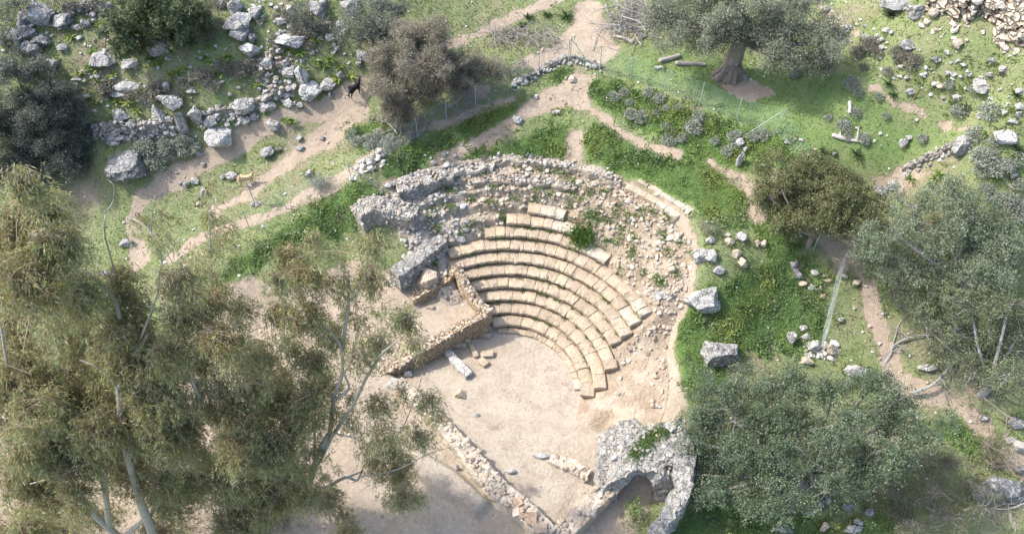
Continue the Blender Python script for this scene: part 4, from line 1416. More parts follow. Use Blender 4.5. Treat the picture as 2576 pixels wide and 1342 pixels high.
# its loose stones
n = 15000
a_ = r.uniform(-14, 129, n)
rad = np.sqrt(r.uniform(4.2 ** 2, 12.8 ** 2, n))
x = TC[0] + rad * np.cos(np.radians(a_))
y = TC[1] + rad * np.sin(np.radians(a_))
free = np.ones(n, bool)
for k, (a0, a1) in ROWS.items():
    r0 = R1 + (k - 1) * DR
    free &= ~((rad > r0 - .12) & (rad < r0 + DR + .12) & (a_ < a0 + .8) & (a_ > a1 - .8))
dens = np.where(rad < 7.8, np.where(a_ < 40, .10, .25), .44) * np.where(a_ < 14, .35, 1.0)
free &= (r.uniform(size=n) < dens) & (rad < rmax(a_) - .1)
x, y, rad, a_ = x[free], y[free], rad[free], a_[free]
zz = bank_z(rad, a_, fb2(x, y, .9, 4, 61), fb2(x, y, .28, 3, 62), fb2(x, y, 2.6, 3, 63))
sz = .04 + .12 * r.uniform(size=len(x)) ** 2.8 + .09 * (r.uniform(size=len(x)) < .05)
P = np.stack([x, y, zz + sz * .3], -1)
order = np.argsort(-sz)
gl = a_ > 103
mb = joined_rocks(P[~gl], sz[~gl], r, lib1, [(.41, .34, .26), (.36, .29, .21), (.45, .395, .32), (.42, .38, .32)])
mb2 = joined_rocks(P[gl], sz[gl] * 1.1, r, lib1, [(.43, .42, .395), (.36, .35, .33), (.24, .235, .225), (.38, .33, .27)])
o = mbpart('rubble', mb, M_PALE, THE)
o['kind'] = 'stuff'
o = mbpart('grey_rubble', mb2, M_PALE, THE)
o['kind'] = 'stuff'
print('rubble', len(P))


def stones_on(path, width, zt, n, r, smin, smax, tones, jit=.1, zoff=0.0):
    P_ = np.asarray(path, float)
    L = np.r_[0, np.cumsum(np.linalg.norm(np.diff(P_, axis=0), axis=1))]
    s = r.uniform(0, L[-1], n)
    cx = np.interp(s, L, P_[:, 0])
    cy = np.interp(s, L, P_[:, 1])
    i_ = np.clip(np.searchsorted(L, s) - 1, 0, len(P_) - 2)
    T = (P_[i_ + 1] - P_[i_]) / np.linalg.norm(P_[i_ + 1] - P_[i_], axis=1)[:, None]
    w = np.interp(s, L, np.broadcast_to(np.asarray(width, float), (len(P_),)))
    u = r.uniform(-.5, .5, n) * w
    z = np.interp(s, L, np.broadcast_to(np.asarray(zt, float), (len(P_),))) + r.normal(0, jit, n) + zoff
    sz_ = smin + (smax - smin) * r.uniform(size=n) ** 2
    return joined_rocks(np.stack([cx - T[:, 1] * u, cy + T[:, 0] * u, z], -1), sz_, r, lib1, tones)


PALES = [(.42, .395, .35), (.38, .34, .285), (.33, .31, .28), (.44, .42, .38), (.27, .255, .23), (.36, .30, .235)]
TANS = [(.41, .34, .26), (.36, .285, .21), (.45, .40, .33), (.38, .32, .25)]

# rim wall, in three stretches
for (p0, p1, rad_, w_, zt0, seed_, cc) in ((121, 105, 12.35, 1.15, 5.05, 5, (.34, .325, .295)), (106, 93, 12.75, 1.25, 5.0, 8, (.42, .38, .32)), (95, 59, 13.0, .75, 5.12, 11, (.36, .31, .25)), (100, 70, 11.75, .55, 4.55, 14, (.33, .28, .22))):
    an = np.linspace(p0, p1, 14)
    pa = pol(rad_ + .1 * np.sin(an), an, 0)[:, :2]
    V, F = sweepwall(pa, w_, zt0 - 1.3, zt0 + .12 * np.sin(an * 1.7), .12, .10, .45, seed_, .16)
    root = part('rim_wall', V, F, M_CONC if seed_ == 5 else M_PALE, THE, False, np.array(cc))
    mb = stones_on(pa, w_ * .92, zt0, int(16 * abs(p0 - p1) * w_), rs(seed_), .04, .14, PALES, .05)
    o = mbpart('wall_stones', mb, M_PALE, THE)
    o['kind'] = 'stuff'

# weeds on the ledges (stuff, part of the ground cover there)
r = rs(17)
n = 2600
cl_a = r.uniform(28, 122, 110)
cl_r = r.uniform(8.0, 12.6, 110)
ci = r.integers(0, 110, n * 4)
a_ = cl_a[ci] + r.normal(0, 1.0, n * 4)
rad = cl_r[ci] + r.normal(0, .14, n * 4)
ok = np.ones(n * 4, bool)
for k, (a0, a1) in ROWS.items():
    r0 = R1 + (k - 1) * DR
    ok &= ~((rad > r0 - .05) & (rad < r0 + DR) & (a_ < a0 + .5) & (a_ > a1 - .5))
a_, rad = a_[ok], rad[ok]
x = TC[0] + rad * np.cos(np.radians(a_))
y = TC[1] + rad * np.sin(np.radians(a_))
zz = bank_z(rad, a_, fb2(x, y, .9, 4, 61), fb2(x, y, .28, 3, 62), fb2(x, y, 2.6, 3, 63))
V1, F1, c1 = blades(np.stack([x, y, zz + .06 + .10 * r.uniform(size=len(x))], -1), .12, r, .45, .5, (.085, .145, .04), (.15, .22, .07))
# and in the joints and on the benches between the seat rows
n = 2400
ks = r.integers(2, 10, 90)
ca = np.array([r.uniform(max(ROWS[int(k)][1], 0) + 2, ROWS[int(k)][0] - 2) for k in ks])
ci = r.integers(0, 90, n)
rad = R1 + (ks[ci] - 1) * DR + r.normal(-.02, .05, n)
a_ = ca[ci] + r.normal(0, .8, n)
x = TC[0] + rad * np.cos(np.radians(a_))
y = TC[1] + rad * np.sin(np.radians(a_))
zz = .45 + (ks[ci] - 2) * DZ + .02 + .07 * r.uniform(size=n)
V2, F2, c2 = blades(np.stack([x, y, zz], -1), .10, r, .6, .45, (.09, .15, .04), (.15, .21, .07))
# big grass patch at the right end of the ninth row
n = 1600
a_ = 62 + r.normal(0, 2.2, n)
rad = 9.35 + r.normal(0, .28, n)
x = TC[0] + rad * np.cos(np.radians(a_))
y = TC[1] + rad * np.sin(np.radians(a_))
V3, F3, c3 = blades(np.stack([x, y, cone(rad) - .1 + .15 * r.uniform(size=n)], -1), .22, r, .75, .28, (.085, .15, .035), (.15, .23, .06))
VV = np.vstack([V1, V2, V3])
FF = np.vstack([F1, F2 + len(V1), F3 + len(V1) + len(V2)])
o = obj('weeds', mesh('weeds', VV, FF, M_HERB, False, np.vstack([c1, c2, c3])))
tag(o, 'green weeds growing between the seats and stones of the theatre', 'weeds', None, 'stuff')


# ------------------------------------------------------------------ walls and ruins round the stage
def face_stones(V, n, r, smin, smax, tones, zmin=-9):
    V = np.asarray(V)
    V = V[V[:, 2] > zmin]
    P = V[r.integers(0, len(V), n)] + r.normal(0, .03, (n, 3))
    return joined_rocks(P, smin + (smax - smin) * r.uniform(size=n) ** 2.2, r, lib1, tones, (1, .8, .6))


def wallthing(name, pts, width, zb, zt, mat, col, label, cat='wall', seed=1, stones=0, tones=TANS, amp=.08, topamp=.1, ssize=(.05, .16), step=.12):
    p = np.array(pts, float)
    V, F = sweepwall(p, width, zb, zt, step, amp, .5, seed, topamp)
    base = np.array([p[:, 0].mean(), p[:, 1].mean(), float(np.min(zb))])
    root = empty(name, base, label, cat)
    part('masonry', V, F, mat, root, False, np.array(col))
    if mat is M_CONC:
        o = mbpart('face_stone', face_stones(V[V[:, 2] < (2.95 if name == 'vault_slab' else 99)], 420, rs(seed + 4), .03, .13, PALES, float(np.min(zb)) + .3), M_PALE, root)
        o['kind'] = 'stuff'
    if stones:
        zt_ = np.broadcast_to(np.asarray(zt, float), (len(p),))
        o = mbpart('loose_stone', stones_on(p, np.asarray(width) * .95, zt_ - .02, stones, rs(seed + 2), ssize[0], ssize[1], tones, .05), M_PALE, root)
        o['kind'] = 'stuff'
    return root


wallthing('rubble_wall', [(-1.45, 26.55), (-3.0, 25.75), (-4.8, 24.65), (-6.3, 23.85), (-7.5, 23.35)], [.55, .55, .6, .6, .5], -.2, [1.85, 1.55, 1.25, .8, .45], M_MASON, (.37, .28, .19),
          'tan rubble wall with a broken sloping top closing the side room', seed=21, stones=210, amp=.05)
wallthing('low_wall', [(-1.3, 26.5), (-2.0, 27.3), (-2.75, 28.3), (-3.1, 29.1)], .5, .8, [1.95, 2.0, 2.5, 3.0], M_MASON, (.46, .36, .25),
          'short sloping wall along the left ends of the seat rows', seed=24, stones=70, amp=.06)
PB = [atz(a, b, .75)[:2] for a, b in ((1000, 960), (1065, 1020), (1130, 1087), (1190, 1155), (1240, 1215), (1310, 1275), (1385, 1345))]
wallthing('stage_wall', PB, [.75, .75, .8, 1.0, 1.05, 1.0, .9], -.3, [.85, .9, .9, .9, .85, .9, .9], M_PALE, (.42, .36, .285),
          'long low stage wall of pale rubble running diagonally to the bottom edge', seed=31, stones=420, amp=.10, topamp=.12)
PC = [atz(a, b, .8)[:2] for a, b in ((1555, 1195), (1520, 1235), (1470, 1282), (1420, 1330), (1395, 1360))]
wallthing('stage_wall_return', PC, [.8, .9, .95, .95, .9], -.3, [.8, .85, .8, .75, .75], M_PALE, (.40, .335, .26),
          'short thick wall stub meeting the stage wall at the bottom edge', seed=36, stones=90, amp=.10, ssize=(.08, .24))
PD = [atz(a, b, .25)[:2] for a, b in ((1385, 1150), (1440, 1170), (1480, 1195))]
wallthing('wall_footing', PD, [.5, .7, .6], -.2, [.2, .35, .35], M_PALE, (.42, .37, .30), 'crumbled pale wall footing beside the wooden plank', seed=39, stones=40, amp=.1, ssize=(.06, .2))
wallthing('vault_slab', [atz(a, b, 3.25)[:2] for a, b in ((990, 683), (1040, 650), (1085, 620), (1115, 601))], [1.0, 1.0, .95, .8], 1.7, [3.1, 3.2, 3.35, 3.45], M_CONC, (.25, .24, .22),
          'thick slab of grey mortared rubble with a pale top, standing above the side room', 'ruin', seed=43, stones=14, tones=PALES, amp=.09)
wallthing('rubble_mass', [atz(a, b, 4.9)[:2] for a, b in ((893, 528), (930, 508), (985, 510), (1045, 528))], [1.1, 1.3, 1.4, 1.0], 1.6, [4.7, 4.85, 4.8, 4.6], M_CONC, (.30, .285, .25),
          'white and grey mass of rubble masonry at the left end of the rim', 'ruin', seed=47, stones=190, tones=PALES, amp=.12, topamp=.2)
wallthing('room_wall', [atz(a, b, 2.4)[:2] for a, b in ((1030, 730), (1065, 715), (1120, 690), (1140, 668))], .6, 1.0, [1.7, 1.9, 2.1, 2.2], M_MASON, (.40, .31, .215),
          'broken brown back wall of the side room under the grey slab', seed=49, stones=30, amp=.1)
# the side room's left jamb among the leaves, and the cut bank beyond
wallthing('terrace_wall', [atz(a, b, 1.3)[:2] for a, b in ((612, 775), (650, 750), (715, 728), (800, 700))], .4, .4, [1.2, 1.35, 1.5, 1.6], M_MASON, (.42, .32, .22),
          'low cut edge of a tan terrace beside the middle eucalyptus crown', seed=52, stones=40, amp=.08)

# vault ruin at the lower right: a barrel of rubble with its front broken away
VR = empty('vault_ruin', [6.3, 17.0, -.1], 'ruined rubble vault with a dark arched opening, lower right of the orchestra', 'ruin')


def vault_shell():
    """barrel of rubble, open to the front; the crown has broken further back than the flanks"""
    nn, m_ = 46, 30
    th = np.linspace(0, PI, nn)
    u = np.linspace(0, 1, m_)[:, None]
    back = np.sin(np.minimum(1, u * 3.0) * PI / 2)
    yfront = 16.25 + .6 * np.sin(th) ** 1.5 + .12 * np.sin(5 * th)
    Y = 19.7 * (1 - u) + yfront[None] * u
    cx = 6.1 + .25 * (1 - u)
    OX = cx + .2 + 1.95 * np.cos(th)[None] * (1 + .1 * (1 - u))
    OZ = -.35 + (2.95 * np.sin(th) ** .6)[None] * (.5 + .5 * back) * (1 - .10 * u)
    IX = cx + .12 + .93 * np.cos(th)[None] + 0 * u
    IZ = -.45 + (2.15 * np.sin(th) ** .65)[None] * np.where(u < .08, .03, 1)
    V = np.vstack([np.stack([OX, Y, OZ], -1).reshape(-1, 3), np.stack([IX, Y, IZ], -1).reshape(-1, 3)])
    n_, k = m_, nn
    F = []
    i, j = np.meshgrid(np.arange(n_ - 1), np.arange(k - 1), indexing='ij')
    q = np.stack([i * k + j, i * k + j + 1, (i + 1) * k + j + 1, (i + 1) * k + j], -1).reshape(-1, 4)
    F.append(q)
    F.append(q[:, ::-1] + n_ * k)
    j = np.arange(k - 1)
    a = (n_ - 1) * k + j
    F.append(np.stack([a, a + 1, a + 1 + n_ * k, a + n_ * k], -1))
    F.append(np.stack([j, j + n_ * k, j + 1 + n_ * k, j + 1], -1))
    V = vdisp(V, .24, .8, 71)
    V = vdisp(V, .12, .25, 73)
    return V, np.vstack(F)


V, F = vault_shell()
VAULT_V, VAULT_F = V, F
part('vault', V, F, M_CONC, VR, False, np.array([.30, .285, .255]))
pr = [atz(a, b, 2.0)[:2] for a, b in ((1690, 1075), (1712, 1145), (1722, 1215), (1700, 1275), (1655, 1330), (1630, 1375))]
V, F = sweepwall(np.array(pr), [1.2, 1.25, 1.05, .75, .7, .6], -.5, [2.6, 2.4, 2.2, 2.05, 1.8, 1.6], .10, .30, .8, 75, .3)
part('side_wall', V, F, M_CONC, VR, False, np.array([.30, .29, .265]))
pl_ = [atz(a, b, 1.2)[:2] for a, b in ((1605, 1075), (1560, 1105), (1528, 1140), (1526, 1185), (1534, 1228))]
V, F = sweepwall(np.array(pl_), [.9, 1.3, 1.25, 1.1, .9], -.4, [1.7, 2.1, 2.0, 1.6, .9], .12, .14, .5, 77, .2)
part('side_wall', V, F, M_CONC, VR, False, np.array([.33, .305, .26]))
pm = [atz(a, b, 2.3)[:2] for a, b in ((1612, 1082), (1655, 1090), (1690, 1120), (1700, 1165))]
V, F = sweepwall(np.array(pm), [.9, 1.3, 1.5, 1.0], -.4, [2.0, 2.35, 2.5, 2.3], .10, .26, .7, 79, .25)
CROWN_V, CROWN_F = V, F
part('vault_crown', V, F, M_CONC, VR, False, np.array([.31, .295, .265]))
mb = stones_on(np.array(pr), .55, np.array([2.6, 2.4, 2.2, 2.0, 1.8, 1.6]), 45, rs(5), .06, .2, PALES, .08)
o = mbpart('loose_stone', mb, M_PALE, VR)
o['kind'] = 'stuff'
for VV_, nn_ in ((VAULT_V[:46 * 30], 420), (CROWN_V, 260)):
    o = mbpart('face_stone', face_stones(VV_, nn_, rs(9), .03, .15, PALES, .3), M_PALE, VR)
    o['kind'] = 'stuff'
# turf on its crown
r = rs(23)
tp = atz(np.r_[1590, 1640, 1690], np.r_[1145, 1100, 1062], 2.45)
n = 2600
i_ = r.uniform(0, 2, n)
cx = np.interp(i_, [0, 1, 2], tp[:, 0]) + r.normal(0, .20, n)
cy = np.interp(i_, [0, 1, 2], tp[:, 1]) + r.normal(0, .24, n)
from mathutils.bvhtree import BVHTree
_av = np.vstack([VAULT_V, CROWN_V])
_af = np.vstack([VAULT_F, CROWN_F + len(VAULT_V)])
_bv = BVHTree.FromPolygons([tuple(v) for v in _av], [tuple(int(k_) for k_ in f) for f in _af])
hz_ = np.array([(_bv.ray_cast(Vector((a_, b_, 9)), Vector((0, 0, -1)))[0] or Vector((0, 0, .4))).z for a_, b_ in zip(cx, cy)])
V, F, c = blades(np.stack([cx, cy, hz_ + .05 * r.uniform(size=n)], -1), .10, r, .6, .45, (.085, .145, .035), (.15, .22, .065))
part('turf', V, F, M_HERB, VR, False, c)['kind'] = 'stuff'


# ------------------------------------------------------------------ fallen blocks, plank, tile slabs
def cutblock(px, py, dims, yaw, label, z=None, tilt=(0, 0), name='fallen_block', cat='stone block', col=BT, amp=.03, rho=.04, mat=None, seed=None, group=None):
    p = g1(px, py) if z is None else atz(px, py, z)
    _bn[0] += 1
    s_ = seed or _bn[0] * 13
    V, F = rbox(np.array(dims) / 2, min(rho, min(dims) * .3), 6)
    V = vdisp(V, amp, .25, s_)
    V = vdisp(V, amp * .5, .08, s_ + 3, 2)
    V[:, 2] += dims[2] / 2 - .03
    o = obj(name, mesh(name, V, F, mat or M_BLOCK, False, np.array(col) * rs(s_).uniform(.95, 1.1)), None, [float(v) for v in p])
    o.rotation_euler = (tilt[0], tilt[1], yaw)
    tag(o, label, cat, group)
    return o


cutblock(1227, 893, (.68, .40, .26), .05, 'tan oblong seat block lying square on the orchestra floor')
cutblock(1216, 913, (.55, .42, .26), -.75, 'tan block lying turned askew below the oblong block', tilt=(.08, .05))
cutblock(1190, 880, (.30, 1.15, .22), .42, 'long narrow tan slab pointing away from the side room wall')
cutblock(1174, 850, (.26, .62, .2), .3, 'narrow tan slab piece between the long slab and the wall')
cutblock(1221, 845, (.62, .32, .28), -.35, 'tan block leaning in the corner under the lowest seats', tilt=(.12, .0))
cutblock(1110, 743, (.55, .36, .24), -.05, 'tan cut block standing on the mud floor of the side room')
cutblock(1101, 718, (.75, .45, .55), .3, 'tan squared block at the back right of the side room', tilt=(.1, -.1))
cutblock(1165, 868, (.42, .3, .26), -.5, 'small tan block fallen at the foot of the side room wall', tilt=(.1, .2))
ps = [atz(a, b, .12)[:2] for a, b in ((1125, 885), (1140, 905), (1160, 925), (1180, 945))]
V, F = sweepwall(np.array(ps), [.45, .5, .55, .5], -.1, [.34, .36, .38, .34], .08, .05, .4, 55, .06)
o = part('fallen_column', V - 0, F, M_ROCK, empty('fallen_column', [ps[1][0], ps[1][1], 0], 'long pale weathered stone beam lying from the wall onto the orchestra', 'stone beam'), False, np.array([.52, .49, .44]))
o.name = 'weathered_beam'
a, b = atz(1502, 1147, .55), atz(1578, 1092, .75)
mb = MB()
L_ = np.linalg.norm(b - a)
V, F = rbox((L_ / 2, .09, .05), .02, 4)
ang = math.atan2(b[1] - a[1], b[0] - a[0])
V = np.stack([V[:, 0] * math.cos(ang) - V[:, 1] * math.sin(ang), V[:, 0] * math.sin(ang) + V[:, 1] * math.cos(ang), V[:, 2] + V[:, 0] * (b[2] - a[2]) / L_], -1)
mb.add(V + (a + b) / 2, F, (.13, .105, .08))
tag(mbobj('plank', mb, M_WOOD), 'dark weathered wooden plank leaning against the vault ruin', 'plank')
r = rs(64)
TL = ['broad brown tile slab topmost of the slab pile on the stage wall', 'brown tile slab tilted against the topmost one on the stage wall', 'pale tile slab on the left of the slab pile', 'small brown tile piece in the middle of the slab pile',
      'narrow brown tile piece below the middle of the slab pile', 'square brown tile slab on the right of the slab pile', 'brown tile slab under the square one on the stage wall', 'large tan stone slab lowest on the end of the stage wall']
for i, (px, py, w, c) in enumerate(((1292, 1267, .5, (.33, .225, .16)), (1306, 1262, .42, (.36, .25, .18)), (1298, 1288, .42, (.46, .38, .30)), (1312, 1283, .32, (.34, .24, .17)), (1313, 1297, .34, (.32, .22, .155)),
                                (1338, 1300, .52, (.35, .245, .175)), (1336, 1312, .5, (.31, .215, .15)), (1358, 1330, .66, (.42, .315, .23)))):
    p = atz(px, py, .92)
    hx = r.uniform(.8, 1.1) * w / 2
    V, F = rbox((hx, w / 2 * .8, .035), .012, 4)
    V[:, 0] *= 1 + .5 * V[:, 1]
    V = vdisp(V, .02, .2, 200 + i)
    o = obj('tile_slab', mesh('tile_slab', V, F, M_BLOCK, False, np.array(c)), None, [float(p[0]), float(p[1]), float(.9 + .03 * i)])
    o.rotation_euler = (r.uniform(-.3, .3), r.uniform(-.3, .3), r.uniform(0, 3))
    tag(o, TL[i], 'tile slab', 'tile slabs piled on the stage wall')

# ------------------------------------------------------------------ dry stone walls on the slope, ruined wall top right
def stacked_wall(name, pts, hgt, label, seed, smin, smax, tones, rows_=5, per=6.0, depth=.5, cat='wall'):
    """face of piled field stones following the slope"""
    P = np.array([g1(a, b) for a, b in pts])
    L = np.r_[0, np.cumsum(np.linalg.norm(np.diff(P[:, :2], axis=0), axis=1))]
    r = rs(seed)
    cen, sz = [], []
    H = np.interp
    n = int(L[-1] * per)
    hh = np.broadcast_to(np.asarray(hgt, float), (len(P),))
    for k in range(rows_):
        for i in range(n):
            s = (i + r.uniform(0, 1)) / n * L[-1]
            x, y, z = (H(s, L, P[:, c]) for c in range(3))
            h_ = H(s, L, hh)
            f = (k + r.uniform(0, 1)) / rows_
            sz_ = smin + (smax - smin) * r.uniform() ** 2
            cen.append([x + r.normal(0, .08), y + depth * f + r.normal(0, .08), z + f * h_])
            sz.append(sz_)
    mb = joined_rocks(cen, sz, r, lib1, tones)
    V, Fs, C = mb.get()
    base = P[len(P) // 2]
    root = empty(name, base, label, cat)
    part('piled_stone', V, Fs, M_ROCK, root, False, C)
    Q = P.copy()
    Vb, Fb = sweepwall(Q[:, :2] + np.array([0, depth * .75]), min(depth * .6, .5), P[:, 2] - .6, P[:, 2] + hh * (.9 if depth < 1 else .6), .2, .1, .5, seed, .1)
    part('wall_core', Vb, Fb, M_ROCK, root, False, np.array([.22, .19, .16]))
    return root


GREYS = [(.30, .29, .27), (.35, .34, .315), (.22, .215, .20), (.33, .295, .25), (.39, .38, .35)]
stacked_wall('dry_stone_wall', [(232, 345), (300, 350), (370, 352), (440, 340)], [.5, 1.0, 1.1, .9], 'grey dry stone retaining wall on the left slope below rounded boulders', 401, .10, .24, GREYS, 6, 5.5)
stacked_wall('dry_stone_wall', [(505, 322), (560, 305), (620, 300), (690, 265), (740, 245)], [.7, .8, .9, .8, .5], 'right stretch of the dry stone wall with big pale boulders in it', 402, .10, .28, GREYS, 4, 4.0)
stacked_wall('stone_heap', [(645, 265), (690, 250), (735, 235)], [1.8, 2.2, 1.7], 'sloping heap of reddish grey wall stones beside tall white boulders', 403, .12, .26, [(.42, .37, .32), (.46, .43, .40), (.38, .31, .26)], 8, 4.5, 2.2, 'stone heap')
stacked_wall('dry_stone_wall', [(160, 45), (215, 38), (280, 42)], [.6, .7, .5], 'remnant of piled stones near the top left between boulders and shrub', 404, .12, .28, GREYS, 4, 4.0)
stacked_wall('fence_footing', [(1288, 228), (1340, 205), (1380, 180), (1425, 160)], [.35, .4, .4, .35], 'low line of pale stones under the wire fence below its top corner', 405, .08, .2, [(.50, .48, .44), (.46, .43, .38)], 3, 5.0, .5)
stacked_wall('fence_footing', [(1440, 158), (1475, 170), (1512, 180)], [.35, .35, .3], 'row of white stones at the upper end of the green fence', 406, .09, .2, [(.54, .53, .50), (.50, .47, .42)], 3, 5.0, .4)
stacked_wall('stone_heap', [(890, 455), (925, 440), (965, 415)], [.3, .45, .3], 'heap of pale rubble above the green bank left of the rim', 407, .08, .26, [(.54, .52, .48), (.50, .45, .39)], 5, 5.0, 1.3, 'stone heap')
stacked_wall('stone_heap', [(2020, 905), (2070, 905), (2110, 900)], [.3, .4, .3], 'heap of white stones at the bottom of the leaning fence', 408, .1, .28, [(.56, .55, .52), (.52, .46, .38)], 4, 5.0, 1.0, 'stone heap')
stacked_wall('dry_stone_wall', [(2270, 445), (2320, 425), (2375, 400), (2400, 382)], [.4, .5, .5, .4], 'low pale stone edge of the lawn by the tall leaning rock', 409, .08, .2, GREYS, 4, 5.0)

# ruined wall / conglomerate face at the top right
PW = np.array([g1(a, b) for a, b in ((2318, 52), (2360, 72), (2400, 98), (2450, 112), (2510, 133), (2580, 140), (2680, 160))])
L = np.r_[0, np.cumsum(np.linalg.norm(np.diff(PW[:, :2], axis=0), axis=1))]
nu, nv = 170, 110
s = np.linspace(0, L[-1], nu)
base = np.stack([np.interp(s, L, PW[:, c]) for c in range(3)], -1)
v = np.linspace(-.05, 1, nv)
lean = np.array([.25, 1.0, 0])
HT = 6.0
Vw = base[:, None] + v[None, :, None] * (np.array([0, 0, HT]) + lean * 2.9)
ridge = np.abs(fbm(Vw / np.array([1.6, 1.6, .8]), 4, 9))
Vw = Vw + np.array([-.25, -1, .3]) * (.9 * fbm(Vw / 1.4, 4, 3) + .35 * fbm(Vw / .35, 3, 5) - .9 * np.clip(.06 - ridge, 0, .06) / .06 * .5)[..., None]
i, j = np.meshgrid(np.arange(nu - 1), np.arange(nv - 1), indexing='ij')
q = i * nv + j
F = np.stack([q, q + nv, q + nv + 1, q + 1], -1).reshape(-1, 4)
RW = empty('ruined_wall', base[nu // 2], 'tall crumbling cliff like wall of tan rubble in the top right corner', 'wall')
part('masonry', Vw.reshape(-1, 3), F, mat_attr('cliff_rubble', 4.0, .6, 1.0, .15, joints=1.9), RW, False, np.array([.47, .41, .335]))
r = rs(55)
n = 160
a_, b_ = r.integers(0, nu, n), (nv * r.uniform(0, 1, n) ** 1.3).astype(int)
mb = joined_rocks(Vw[a_, b_] + np.array([0, -.05, 0]), .07 + .28 * r.uniform(size=n) ** 3, r, lib1, [(.46, .40, .32), (.42, .35, .28), (.48, .44, .38), (.44, .38, .32)])
o = mbpart('wall_stones', mb, M_PALE, RW)
o['kind'] = 'stuff'


# ------------------------------------------------------------------ trees and shrubs
def pal(r, n, cols, jit=.18):
    c = np.array(cols)
    k = r.integers(0, len(c), n)
    return c[k] * r.uniform(1 - jit, 1 + jit, (n, 1))


def leafquads(P, D, S, L, W):
    a = P
    b = P + D * (L * .45)[:, None] + S * (W * .5)[:, None]
    c = P + D * L[:, None]
    e = P + D * (L * .45)[:, None] - S * (W * .5)[:, None]
    return np.stack([a, b, c, e], 1).reshape(-1, 3), np.arange(4 * len(P)).reshape(-1, 4)


def unit(v):
    return v / (np.linalg.norm(v, axis=-1, keepdims=True) + 1e-9)


VIEWD = unit(FWD)


def crown_balls(ells, basep, hc, flat=.8, ground=True, r=None, push=.35):
    """crown lobes: read as ellipses on the photo, set in depth round the crown centre"""
    out = []
    cc = np.array([basep[0], basep[1], basep[2] + hc])
    for (px, py, rx, ry) in ells:
        d = rays(px, py)
        t = float((cc - EYE) @ d / (d @ d))
        p = EYE + d * t
        s = mpp(p)
        R = (rx * s, ry * s)
        rad = (R[0] + R[1]) / 2
        t += r.normal(0, push) * rad / np.linalg.norm(d)
        p = EYE + d * t
        if ground:
            for _ in range(30):
                if p[2] > hz(p[0], p[1]) + .55 * R[1]:
                    break
                t -= .25
                p = EYE + d * t
        out.append((p, R[0], R[1], rad * flat))
    return out


